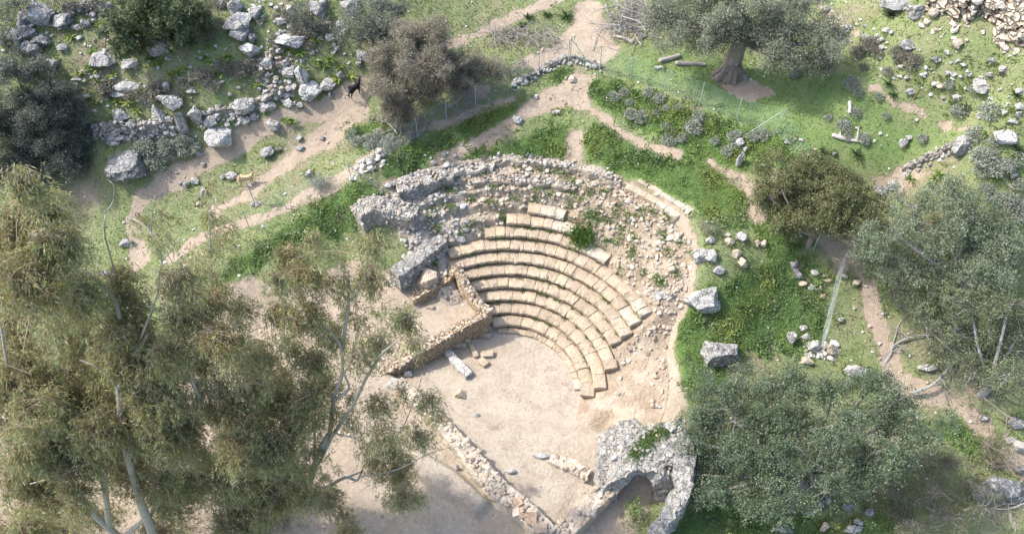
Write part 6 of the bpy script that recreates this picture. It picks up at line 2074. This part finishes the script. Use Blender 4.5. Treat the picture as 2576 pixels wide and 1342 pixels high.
# ------------------------------------------------------------------ fences
def fence(label, posts, ph, matw, wire, sp=.15, braces=(), gaps=(), pr=.028, name='wire_fence', sag=.0, tilt=None):
    P = np.array([g1(a, b) for a, b in posts])
    root = empty(name, P[0], label, 'fence')
    hh = np.broadcast_to(np.asarray(ph, float), (len(P),))
    for i, p in enumerate(P):
        top = p + np.array([0, 0, hh[i]]) + (np.array(tilt[i]) if tilt else 0)
        V, F = tube([p - np.array([0, 0, .3]), (p + top) / 2, top], [pr] * 3, 6)
        part('post', V, F, M_GALV, root, True)
    for (i, off) in braces:
        V, F = tube([P[i] + np.array([0, 0, hh[i] * .92]), P[i] + np.array([off[0], off[1], 0.0]) + np.array([0, 0, float(hz(P[i][0] + off[0], P[i][1] + off[1])) - P[i][2]])], [pr * .8] * 2, 6)
        part('brace', V, F, M_GALV, root, True)
    for i in range(len(P) - 1):
        if i in gaps:
            continue
        a, b = P[i], P[i + 1]
        L = np.linalg.norm(b - a)
        ta = np.array(tilt[i]) if tilt else np.zeros(3)
        tb = np.array(tilt[i + 1]) if tilt else np.zeros(3)
        n = max(3, int(L / sp))
        mb = MB()

        def q(u, v):
            p = a * (1 - u) + b * u
            z = hz(p[0], p[1])
            h_ = hh[i] * (1 - u) + hh[i + 1] * u
            p = p.copy()
            p[2] = z * .5 + p[2] * .5 + .03 + h_ * .95 * v
            return p + (ta * (1 - u) + tb * u) * v + np.array([.03, .05, 0]) * math.sin(7 * u + 3 * v + i)
        for k in range(1, n):
            u = k / n
            V, F = tube([q(u, 0), q(u, .5), q(u, 1)], wire, 3)
            mb.add(V, F)
        for v in np.linspace(0, 1, max(4, int(hh[i] / sp) + 1)):
            V, F = tube([q(u, v) for u in np.linspace(0, 1, 6)], wire, 3)
            mb.add(V, F)
        V, Fs, C_ = mb.get()
        part('wire_panel', V, Fs, matw, root)
    return root


fence('green wire mesh fence with steel posts running across the lawn below the olive tree', [(1434, 152), (1508, 177), (1585, 198), (1671, 228), (1760, 263), (1850, 302), (1947, 338), (2014, 405)],
      [1.75, 1.7, 1.65, 1.65, 1.65, 1.65, 1.8, .5], M_GREENWIRE, .0045, .15, braces=[(6, (-1.45, .4)), (0, (-1.0, -.3)), (0, (1.1, -.35))], name='mesh_fence', tilt=[(0, 0, 0)] * 5 + [(.05, 0, 0), (.25, .1, 0), (.5, .1, 0)])
fence('thin grey wire fence climbing from the eucalyptus past the thorn bush to the track', [(433, 660), (530, 618), (628, 575), (720, 525), (807, 497), (885, 458), (971, 397), (1051, 347), (1124, 303), (1197, 267), (1279, 230), (1355, 187), (1430, 154)],
      [1.6] * 13, M_WIRE, .0042, .17, braces=[(5, (1.6, -.3))], gaps=(0, 1), name='wire_fence')
fence('leaning grey mesh fence seen almost edge on right of the green bank', [(2046, 628), (2106, 684), (2084, 780), (2062, 878)], [1.5, 1.7, 1.7, 1.6], M_GALV, .0027, .18, name='mesh_fence', pr=.03, tilt=[(0, 0, 0), (.03, .03, 0), (.0, .03, 0), (.0, .03, 0)])

# stakes standing on the bank
for px, py, h_, lab in ((1229, 384, .75, 'short wooden stake on bare soil behind the rim'), (1543, 317, .8, 'pale wooden stake among herbs right of the bare track'), (1024, 445, .7, 'thin pale stake left of the rim rubble')):
    p = g1(px, py)
    mb = MB()
    V, F = tube([p - np.array([0, 0, .2]), p + np.array([.02, 0, h_ * .5]), p + np.array([.05, .02, h_])], [.03, .028, .022], 6)
    mb.add(V, F, (.22, .18, .14))
    V, F = tube([p + np.array([.045, .02, h_ * .93]), p + np.array([.056, .022, h_ * 1.04])], [.034, .02], 6)
    mb.add(V, F, (.30, .26, .2))
    tag(mbobj('stake', mb, M_WOOD, origin=p), lab, 'stake')
p = g1(1744, 1300)
mb = MB()
V, F = tube([p - np.array([0, 0, .2]), p + np.array([.02, 0, 1.1]), p + np.array([.03, .03, 2.2])], [.07, .065, .06], 7)
mb.add(V, F, (.13, .10, .08))
V, F = tube([p + np.array([.03, .03, 2.2]), p + np.array([.03, .03, 2.23])], [.062, .02], 7)
mb.add(V, F, (.17, .13, .10))
tag(mbobj('wooden_post', mb, M_WOOD, origin=p), 'dark brown post standing against the right wall of the vault ruin', 'post')
# rusty stub on the lawn
p = g1(2300, 250)
mb = MB()
V, F = tube([p - np.array([0, 0, .1]), p + np.array([.01, 0, .55])], [.04, .035], 7)
mb.add(V, F, (.16, .08, .055))
V, F = tube([p + np.array([.01, 0, .54]), p + np.array([.012, 0, .58])], [.05, .045], 7)
mb.add(V, F, (.2, .1, .07))
tag(mbobj('iron_stub', mb, M_WOOD, origin=p), 'rusty brown post stub on the lawn below the stone line', 'post')

# sign board on a tall post, seen from behind
p = g1(643, 514)
root = empty('sign_board', p, 'faded plain sign board on a tall grey post in front of the tan goat', 'sign')
V, F = tube([p - np.array([0, 0, .3]), p + np.array([-.08, .05, 1.2]), p + np.array([-.15, .1, 2.05])], .035, 7)
part('post', V, F, M_GALV, root, True)
V, F = rbox((.48, .015, .16), .008, 4)
V = V @ np.array([[1, 0, 0], [0, .75, .66], [0, -.66, .75]]) + p + np.array([-.18, .14, 2.12])
part('board', V, F, M_SIGN, root)
mb = joined_rocks([p + np.array([.15, -.05, .05]), p + np.array([-.2, .0, .05]), p + np.array([.3, .1, .06]), p + np.array([-.05, .2, .04])], [.2, .17, .16, .15], rs(2), lib1, PALES)
mbpart('base_stone', mb, M_ROCK, root)


# ------------------------------------------------------------------ goats
def skinmesh(bones, root_i=0, sub=2):
    """bones: list of chains of (x,y,z,r); chains share joints by position"""
    pts, rad, ed, ix = [], [], [], {}
    for ch in bones:
        prev = None
        for (x, y, z, r_) in ch:
            k = (round(x, 3), round(y, 3), round(z, 3))
            if k not in ix:
                ix[k] = len(pts)
                pts.append((x, y, z))
                rad.append(r_)
            if prev is not None and prev != ix[k]:
                ed.append((prev, ix[k]))
            prev = ix[k]
    me = bpy.data.meshes.new('tmp')
    me.from_pydata(pts, ed, [])
    o = bpy.data.objects.new('tmp', me)
    COL.objects.link(o)
    sk = o.modifiers.new('s', 'SKIN')
    sk.use_smooth_shade = True
    for v, r_ in zip(me.skin_vertices[0].data, rad):
        v.radius = (r_, r_)
    me.skin_vertices[0].data[root_i].use_root = True
    ss = o.modifiers.new('u', 'SUBSURF')
    ss.levels = sub
    ss.render_levels = sub
    dg = bpy.context.evaluated_depsgraph_get()
    dg.update()
    ev = o.evaluated_get(dg)
    m2 = bpy.data.meshes.new_from_object(ev)
    bpy.data.objects.remove(o)
    return m2


def goat(px, py, yaw, size, colf, label, horns=True, head=0.0):
    p = g1(px, py)
    hx = .06 * head
    tr = [(-.42, 0, .64, .125), (-.22, 0, .62, .165), (.02, 0, .61, .175), (.24, 0, .635, .155), (.38, 0, .74, .095), (.47, head * .04, .89, .068), (.53, hx, 1.01, .072), (.63, hx * 1.7, .985, .05), (.73, hx * 2.2, .945, .034)]
    ch = [tr]
    for s in (-1, 1):
        ch.append([tr[0], (-.41, .085 * s, .56, .085), (-.33, .10 * s, .42, .06), (-.46, .10 * s, .25, .032), (-.43, .10 * s, .09, .024), (-.40, .10 * s, .02, .030)])
        dx = .05 * s
        ch.append([tr[3], (.25, .085 * s, .50, .07), (.27 + dx, .095 * s, .30, .036), (.255 + dx, .095 * s, .09, .024), (.285 + dx, .095 * s, .02, .030)])
    ch.append([tr[0], (-.53, 0, .70, .04), (-.60, 0, .78, .025)])
    me = skinmesh(ch, 1)
    n = len(me.vertices)
    co = np.zeros(n * 3, np.float32)
    me.vertices.foreach_get('co', co)
    co = co.reshape(-1, 3)
    col = np.ones((n, 4), np.float32)
    col[:, :3] = colf(co)
    a = me.attributes.new('Col', 'FLOAT_COLOR', 'POINT')
    a.data.foreach_set('color', col.ravel())
    me.materials.clear()
    me.materials.append(M_FUR)
    o = obj('goat', me, None, [float(v) for v in p])
    o.rotation_euler = (0, 0, yaw)
    o.scale = (size,) * 3
    tag(o, label, 'goat')
    for s in (-1, 1):
        mb = MB()
        V, F = tube(bend([(.50, hx + .05 * s, 1.03), (.44, hx + .12 * s, 1.02), (.41, hx + .17 * s, .97)], 5), np.array([.012, .03, .034, .026, .006]), 6)
        mb.add(V, F, colf(np.array([[.5, .1, 1.0]]))[0])
        obj('ear', mesh('ear', *mb.get()[:2], M_FUR, True, mb.get()[2]), o)
        if horns:
            mb = MB()
            V, F = tube(bend([(.53, hx + .03 * s, 1.06), (.49, hx + .05 * s, 1.17), (.40, hx + .08 * s, 1.22), (.33, hx + .11 * s, 1.18)], 8), np.linspace(.02, .006, 8), 6)
            mb.add(V, F, (.14, .12, .10))
            obj('horn', mesh('horn', *mb.get()[:2], M_FUR, True, mb.get()[2]), o)
    return o


def blackf(c):
    k = np.tile(np.array([.018, .017, .018]), (len(c), 1))
    k[(c[:, 2] < .16)] = (.05, .04, .035)
    k[(c[:, 2] < .5) & (c[:, 0] > -.36) & (c[:, 0] < -.2)] = (.10, .045, .025)
    k[(c[:, 0] > .60) & (c[:, 2] > .9)] = (.30, .29, .28)
    k[(c[:, 0] < -.50)] = (.28, .27, .26)
    return k


def tanf(c):
    k = np.tile(np.array([.50, .35, .20]), (len(c), 1))
    k[c[:, 2] < .30] = (.42, .27, .15)
    k[c[:, 2] < .10] = (.16, .10, .07)
    k[(c[:, 0] > .66) & (c[:, 2] > .8)] = (.62, .55, .46)
    k[c[:, 0] < -.48] = (.48, .27, .16)
    return k


goat(896, 240, math.radians(52), 1.05, blackf, 'black goat with pale rump standing on the bare slope beside the thorn bush', True, .3)
goat(625, 465, math.radians(14), 1.0, tanf, 'tan goat walking along the footpath behind the sign board', True, -.2)


# ------------------------------------------------------------------ dead wood
def brush(name, label, spots, n, seed, length=(.8, 2.0), rad=(.012, .035), col=(.34, .31, .29), spread=.5, up=.5):
    r = rs(seed)
    Q = np.array([g1(a, b) for a, b in spots])
    root = empty(name, Q.mean(0), label, 'brushwood')
    mb = MB()
    for i in range(n):
        c = Q[int(r.integers(len(Q)))] + np.array([r.normal(0, spread), r.normal(0, spread), 0])
        c[2] = hz(c[0], c[1]) + abs(r.normal(0, up * .5)) + .04
        az = r.uniform(0, 2 * PI)
        L = r.uniform(*length)
        d = np.array([math.cos(az), math.sin(az), r.normal(0, .25)])
        k = np.array([-d[1], d[0], 0]) * r.normal(0, .25) * L
        a, b, e = c - d * L / 2, c + k * .5, c + d * L / 2 + k * .2
        for w in (a, b, e):
            w[2] = max(w[2], hz(w[0], w[1]) + .03)
        ra = r.uniform(*rad)
        V, F = tube(bend([a, b, e], 7), np.linspace(ra, ra * .35, 7), 5)
        t = np.array(col) * r.uniform(.6, 1.25)
        mb.add(V, F, t)
        for _ in range(int(r.integers(1, 5))):
            u = r.uniform(.3, .9)
            s = b * (1 - u) + e * u
            g = s + unit(d * .6 + r.normal(0, .6, 3)) * L * r.uniform(.15, .4)
            g[2] = max(g[2], hz(g[0], g[1]) + .02)
            V, F = tube([s, (s + g) / 2 + r.normal(0, .04, 3), g], np.array([ra * .5, ra * .35, ra * .15]), 4)
            mb.add(V, F, t)
    o = mbpart('branch', mb, M_WOOD, root)
    o['kind'] = 'stuff'
    return root


brush('brush_pile', 'big pile of bleached dead branches left of the large olive', [(1560, 55), (1590, 45), (1610, 60), (1580, 75), (1570, 60)], 130, 61, (1.0, 2.6), (.012, .036), (.34, .32, .305), 0.7, 1.0)
brush('brush_pile', 'long low row of thin grey brushwood left of the bare track', [(1235, 90), (1270, 92), (1300, 92), (1335, 98), (1370, 100), (1380, 105)], 150, 62, (.6, 1.7), (.008, .022), (.34, .30, .28), .42, .45)
brush('brush_pile', 'tangle of dead branches on the ground under the front of the thorn bush', [(985, 300), (1010, 310), (1035, 305), (1000, 322), (1170, 262), (1140, 270)], 70, 63, (.9, 2.2), (.012, .032), (.34, .31, .285), .4, .5)


def log(pts, ra, rb, label, seed, col=(.30, .27, .24), lift=.6, cat='log', name='fallen_log', forks=0):
    P = np.array([g1(a, b) for a, b in pts])
    P[:, 2] += ra * lift
    r = rs(seed)
    mb = MB()
    path = bend(P, max(8, len(P) * 4))
    V, F = tube(path, np.linspace(ra, rb, len(path)), 9)
    V = vdisp(V, ra * .25, .25, seed)
    mb.add(V, F, col)
    for (s, e) in ((0, path[0]), (1, path[-1])):
        Vc, Fc = ico(1)
        mb.add(Vc * (ra if s == 0 else rb) * np.array([.9, .9, .95]) + e, Fc, np.array(col) * 1.35)
    for _ in range(forks):
        i = int(r.integers(2, len(path) - 1))
        e = path[i] + unit(r.normal(size=3) + np.array([0, 0, .5])) * r.uniform(.3, .9)
        V, F = tube([path[i], (path[i] + e) / 2 + r.normal(0, .05, 3), e], [rb, rb * .7, rb * .3], 5)
        mb.add(V, F, np.array(col) * 1.1)
    o = mbobj(name, mb, M_WOOD, False, P[0])
    tag(o, label, cat)
    return o


log([(1661, 156), (1685, 150), (1708, 143)], .16, .13, 'single grey log lying on the lawn left of the olive trunk', 71, (.27, .245, .225))
log([(1703, 162), (1735, 163), (1772, 165)], .15, .12, 'longer grey log lying against the olive roots', 72, (.25, .225, .205))
log([(1545, 92), (1575, 99), (1590, 108)], .10, .07, 'thick bleached branch stump in front of the big brush pile', 73, (.44, .39, .34), forks=3)
log([(2097, 343), (2115, 350), (2140, 355), (2165, 358)], .14, .08, 'bleached dead trunk with a root knot lying on the lawn', 74, (.42, .375, .33), forks=2)
log([(2133, 268), (2134, 280), (2133, 292)], .10, .08, 'upright pale dead stump among sage tufts on the lawn', 75, (.44, .41, .38), 3.0)
log([(1990, 668), (1998, 682), (2008, 700)], .13, .18, 'gnarled dark grey dead stump left of the stone heap by the fence', 76, (.16, .15, .145), 1.6, forks=3, name='tree_stump', cat='stump')
# long bare limbs of the right hand trees and a leaning dead branch
def limb(pts, zs, ra, rb, label, seed, twigs, col=(.27, .26, .245)):
    ra, rb = ra * .7, rb * .7
    P = np.array([atz(a, b, z) for (a, b), z in zip(pts, zs)])
    r = rs(seed)
    mb = MB()
    path = bend(P, 14)
    V, F = tube(path, np.linspace(ra, rb, 14), 8)
    mb.add(V, F, col)
    for _ in range(twigs):
        i = int(r.integers(4, 14))
        e = path[i] + unit(r.normal(size=3) * np.array([1, 1, .6]) + np.array([0, .2, .3])) * r.uniform(.5, 1.5)
        m_ = (path[i] + e) / 2 + r.normal(0, .12, 3)
        V, F = tube(bend([path[i], m_, e], 6), np.linspace(rb * .7, .006, 6), 5)
        mb.add(V, F, np.array(col) * r.uniform(.85, 1.2))
        for _ in range(3):
            g = e + r.normal(0, .35, 3)
            V, F = tube([m_, (m_ + g) / 2 + r.normal(0, .06, 3), g], [.012, .009, .004], 4)
            mb.add(V, F, np.array(col) * r.uniform(.8, 1.1))
    o = mbobj('bare_limb', mb, M_BARK, False, P[0])
    tag(o, label, 'dead branch')


limb([(2222, 918), (2240, 890), (2248, 868), (2300, 845), (2360, 845)], [1.3, 1.7, 2.0, 2.6, 2.8], .14, .05, 'bare forked grey limb with many twigs above the dirt track', 81, 16)
limb([(2292, 988), (2330, 975), (2355, 960), (2378, 935), (2395, 910)], [1.2, 1.6, 1.9, 2.3, 2.6], .15, .08, 'thick bent grey limb reaching down over the dirt track', 82, 8)
limb([(2245, 868), (2262, 815), (2285, 790)], [2.0, 2.6, 3.0], .05, .02, 'upright bare twiggy branch left of the right edge tree', 83, 10)
limb([(2475, 1000), (2520, 1035), (2535, 1045), (2570, 1065), (2600, 1075)], [2.6, 2.1, 2.0, 1.8, 1.7], .05, .05, 'long leaning dead branch crossing the herbs at the right edge', 84, 2, (.34, .29, .24))
limb([(2533, 1045), (2531, 1080), (2530, 1110)], [2.0, 1.2, .5], .04, .03, 'straight dead branch dropping from the leaning one to the ground', 85, 1, (.34, .29, .24))
limb([(2600, 1255), (2540, 1278), (2500, 1278), (2430, 1280)], [1.2, 1.0, .9, .8], .05, .02, 'spray of bare twigs poking in from the lower right corner', 86, 14, (.30, .27, .24))


# ------------------------------------------------------------------ squills, asphodels and small sage shrubs
def squill_mesh(seed, n=18, L=.42, colA=(.10, .17, .04), colB=(.18, .26, .065)):
    r = rs(seed)
    V, F, C_ = [], [], []
    for i in range(n):
        az = i * 2.4 + r.uniform(-.3, .3)
        el = r.uniform(.5, 1.3)
        l = L * r.uniform(.7, 1.2)
        w = .045 * r.uniform(.7, 1.2)
        h = np.array([math.cos(az), math.sin(az), 0])
        s = np.array([-h[1], h[0], 0])
        b = len(V)
        for t, ww in ((0, .6), (.35, 1.0), (.7, .8), (1.0, .08)):
            p = h * l * (math.cos(el) * t + .25 * t * t) + np.array([0, 0, 1]) * l * (math.sin(el) * t - .42 * t * t)
            V += [p - s * w * ww, p + s * w * ww]
        for k in range(3):
            F.append((b + 2 * k, b + 2 * k + 1, b + 2 * k + 3, b + 2 * k + 2))
        u = r.uniform()
        C_ += [np.array(colA) * (1 - u) + np.array(colB) * u] * 8
    return mesh('squill', np.array(V), np.array(F), M_HERB, False, np.array(C_))


SQ = [squill_mesh(s) for s in (1, 2, 3)]
SQY = [squill_mesh(s, 16, .4, (.19, .25, .06), (.29, .33, .09)) for s in (4, 5)]
SQD = [squill_mesh(s, 26, .6, (.030, .055, .018), (.05, .085, .026)) for s in (6, 7)]


def plant(me, px, py, sc_, name, label, cat, group, r):
    p = g1(px, py)
    o = obj(name, me, None, [float(v) for v in p])
    s = sc_ * r.uniform(.85, 1.15)
    o.scale = (s, s, s)
    o.rotation_euler = (0, 0, r.uniform(0, 6.28))
    tag(o, label, cat, group)
    return o


r = rs(99)
for (px, py, s, lab) in ((1328, 46, 1.3, 'dark squill plant left of the three beside the upper footpath'), (1375, 41, 1.1, 'middle dark squill plant beside the upper footpath'), (1424, 44, 1.9, 'largest dark squill plant beside the bare track'),
                         (1312, 66, 1.2, 'yellowish squill plant below the dark ones by the footpath'), (2242, 42, 1.3, 'dark squill clump below the bedrock slab'), (2070, 385, 1.3, 'dark squill plant on the lawn left of the pale stone'), (2153, 390, 1.3, 'bright squill plant on the lawn right of the pale stone'),
                         (2235, 213, 1.2, 'dark squill plant above the stone line on the lawn'), (2247, 240, 1.0, 'dark squill plant touching the stone line on the lawn'), (2430, 270, 1.1, 'squill plant right of the dark upright boulder'), (2555, 240, 1.2, 'squill clump under the pale boulder at the right edge'), (2555, 375, 1.4, 'squill clump below the angular white boulder')):
    plant(SQD[int(r.integers(2))], px, py, s * .62, 'squill_plant', lab, 'squill', None, r)
for i, (px, py) in enumerate(((225, 58), (250, 63), (180, 97), (235, 132), (290, 115), (222, 172), (250, 176), (245, 205), (284, 188), (200, 185), (380, 150), (405, 155), (395, 165), (430, 190), (445, 185), (470, 175), (510, 150), (530, 158), (560, 150), (575, 145), (540, 185), (560, 188), (550, 175),
                              (380, 225), (345, 230), (180, 240), (190, 225), (295, 258), (325, 262), (240, 258), (345, 280), (430, 125), (520, 118), (775, 98), (795, 103), (755, 135), (800, 155), (830, 152), (815, 168), (855, 170), (850, 200), (727, 128), (700, 165), (650, 212), (880, 195), (720, 305), (735, 310))):
    plant(SQY[i % 2] if r.uniform() < .6 else SQ[i % 3], px, py, 1.15, 'asphodel_plant', 'yellow green rosette of strap leaves on the upper left slope', 'plant', 'strap leaved rosettes of the upper left slope', r)
for i, (px, py) in enumerate(((2290, 450), (2340, 470), (2365, 440), (2480, 340), (2510, 330), (2545, 390), (2560, 400), (2500, 450), (2455, 395), (2352, 452))):
    plant(SQ[i % 3], px, py, 1.1, 'asphodel_plant', 'bright green strap leaved rosette on the right slope', 'plant', 'strap leaved rosettes of the right slope', r)


def sage_mesh(seed, cols, n=850):
    r = rs(seed)
    u = unit(r.normal(size=(n, 3)))
    u[:, 2] = np.abs(u[:, 2])
    P = u * (r.uniform(0, 1, n) ** .4 * (1 + .5 * fbm(u * 2, 2, seed)))[:, None] * np.array([.42, .42, .36])
    D = unit(u + .6 * r.normal(size=(n, 3)))
    V, F = leafquads(P, D, unit(np.cross(D, unit(u * .5 + np.array([0, 0, .8]) + .4 * r.normal(size=(n, 3))))), r.uniform(.06, .11, n), r.uniform(.035, .05, n))
    return mesh('sage', V, F, M_LEAF, False, np.repeat(pal(r, n, cols, .2), 4, 0))


SG = [sage_mesh(s, [(.29, .315, .25), (.35, .37, .31), (.24, .265, .20)]) for s in (1, 2, 3)]
SD = [sage_mesh(s, [(.20, .21, .15), (.25, .24, .18), (.26, .235, .19)]) for s in (4, 5)]
for (px, py, s, lab) in ((1632, 235, 1.2, 'pale sage shrub left on the green bank below the fence'), (1895, 345, 1.5, 'round pale sage shrub left of the fence corner'), (1918, 342, 1.5, 'round pale sage shrub nearest the fence corner'), (1850, 365, 1.0, 'grey sage tuft left of the white stone by the fence'),
                         (1660, 250, 1.4, 'spreading pale sage right of the first sage on the green bank'), (2122, 318, 1.4, 'sage shrub on the lawn right of the fence corner'), (2150, 285, 1.5, 'sage tuft around the upright dead stump'), (2172, 350, 1.3, 'grey bush at the end of the bleached dead trunk'), (2228, 292, .9, 'small grey tuft alone on the middle of the lawn'),
                         (2085, 298, .9, 'small pale sage tuft left of the upright dead stump'), (2320, 350, 1.3, 'sage shrub right of the forked white stone'), (2210, 245, 1.0, 'grey brown tuft on the lawn near the rusty stub'), (2140, 215, 1.8, 'grey thorny bush over the stone line left end'), (2155, 232, 1.5, 'grey thorny bush lower by the rusty stub'), (2412, 282, 1.4, 'sage shrub right of the dark upright boulder'), (2490, 285, 1.9, 'large grey sage shrub on the right slope'),
                         (2450, 225, 1.3, 'sage shrub left below the largest white boulder'), (2385, 215, 1.2, 'sage shrub beside the tan rounded stone'), (2470, 400, 2.2, 'large grey sage shrub right of the tall leaning rock'), (2500, 430, 1.8, 'grey sage shrub at the right edge below the large one'), (2130, 345, 1.0, 'sage tuft at the left of the dead trunk')):
    plant(SG[int(r.integers(3))], px, py, s * .72, 'sage_shrub', lab, 'shrub', None, r)
reg = [(26, SD, [(640, 20), (850, 60), (860, 110), (700, 130), (650, 90)], 'dark grey tuft of scrub among the top boulders', 'scrub tufts among the top boulders'),
       (34, SD, [(430, 190), (640, 150), (700, 150), (640, 225), (400, 250), (250, 275), (260, 220)], 'low grey brown tuft on the herb slope above the wall', 'tufts on the herb slope'),
       (26, SG, [(330, 370), (480, 350), (500, 375), (420, 420), (360, 420)], 'grey green tuft below the dry stone wall', 'tufts below the dry stone wall'),
       (16, SD, [(2120, 90), (2300, 130), (2330, 180), (2200, 190), (2130, 140)], 'grey tuft between stones right of the big olive', 'tufts right of the big olive'),
       (14, SG, [(2440, 330), (2570, 380), (2570, 560), (2470, 480)], 'pale sage tuft at the right edge of the slope', 'tufts at the right edge'),
       (20, SG, [(1520, 200), (1700, 270), (1900, 340), (1880, 400), (1700, 370), (1540, 260)], 'pale grey green tuft in the herbs below the green fence', 'tufts below the green fence'),
       (14, SG, [(880, 340), (1040, 345), (1000, 372), (900, 372)], 'silvery tuft in front of the thorn bush', 'tufts in front of the thorn bush')]
for k, (n, ms, P, lab, grp) in enumerate(reg):
    P = np.array(P, float)
    got = 0
    rr2 = rs(600 + k)
    while got < n:
        a, b = rr2.uniform(P[:, 0].min(), P[:, 0].max()), rr2.uniform(P[:, 1].min(), P[:, 1].max())
        if inpoly(np.array([a]), np.array([b]), P)[0] > 0:
            plant(ms[int(rr2.integers(len(ms)))], a, b, rr2.uniform(.6, 1.3), 'scrub_tuft', lab, 'shrub', grp, rr2)
            got += 1

# ------------------------------------------------------------------ camera, sun, sky
cam = bpy.data.cameras.new('camera')
cam.sensor_width = 36
cam.sensor_fit = 'HORIZONTAL'
cam.lens = 36 * FP / 2576
cam.clip_end = 600
co = bpy.data.objects.new('camera', cam)
COL.objects.link(co)
co.location = (0, 0, HC)
co.rotation_euler = (PI / 2 - TH, 0, 0)
sc.camera = co

SUN_EL, SUN_AZ = math.radians(50), math.radians(165)     # azimuth counted from +x: sun stands left and slightly behind the hill
sd = Vector((math.cos(SUN_AZ) * math.cos(SUN_EL), math.sin(SUN_AZ) * math.cos(SUN_EL), math.sin(SUN_EL)))
sun = bpy.data.lights.new('sun', 'SUN')
sun.energy = 2.05
sun.angle = math.radians(1.2)
sun.color = (1, .955, .89)
so = bpy.data.objects.new('sun', sun)
COL.objects.link(so)
so.rotation_euler = (-sd).to_track_quat('-Z', 'Y').to_euler()
w = bpy.data.worlds.new('World')
sc.world = w
w.use_nodes = True
nt = w.node_tree
sky = nt.nodes.new('ShaderNodeTexSky')
sky.sky_type = 'NISHITA'
sky.sun_disc = False
sky.sun_elevation = SUN_EL
sky.sun_rotation = math.radians(90) - SUN_AZ
sky.air_density = 1.0
sky.dust_density = 3.0
nt.links.new(sky.outputs[0], nt.nodes['Background'].inputs[0])
nt.nodes['Background'].inputs[1].default_value = .15
sc.view_settings.view_transform = 'Standard'
sc.view_settings.look = 'None'
sc.view_settings.exposure = 1.48
sc.view_settings.gamma = 1
sc.cycles.max_bounces = 6
sc.cycles.diffuse_bounces = 3
sc.cycles.transmission_bounces = 3
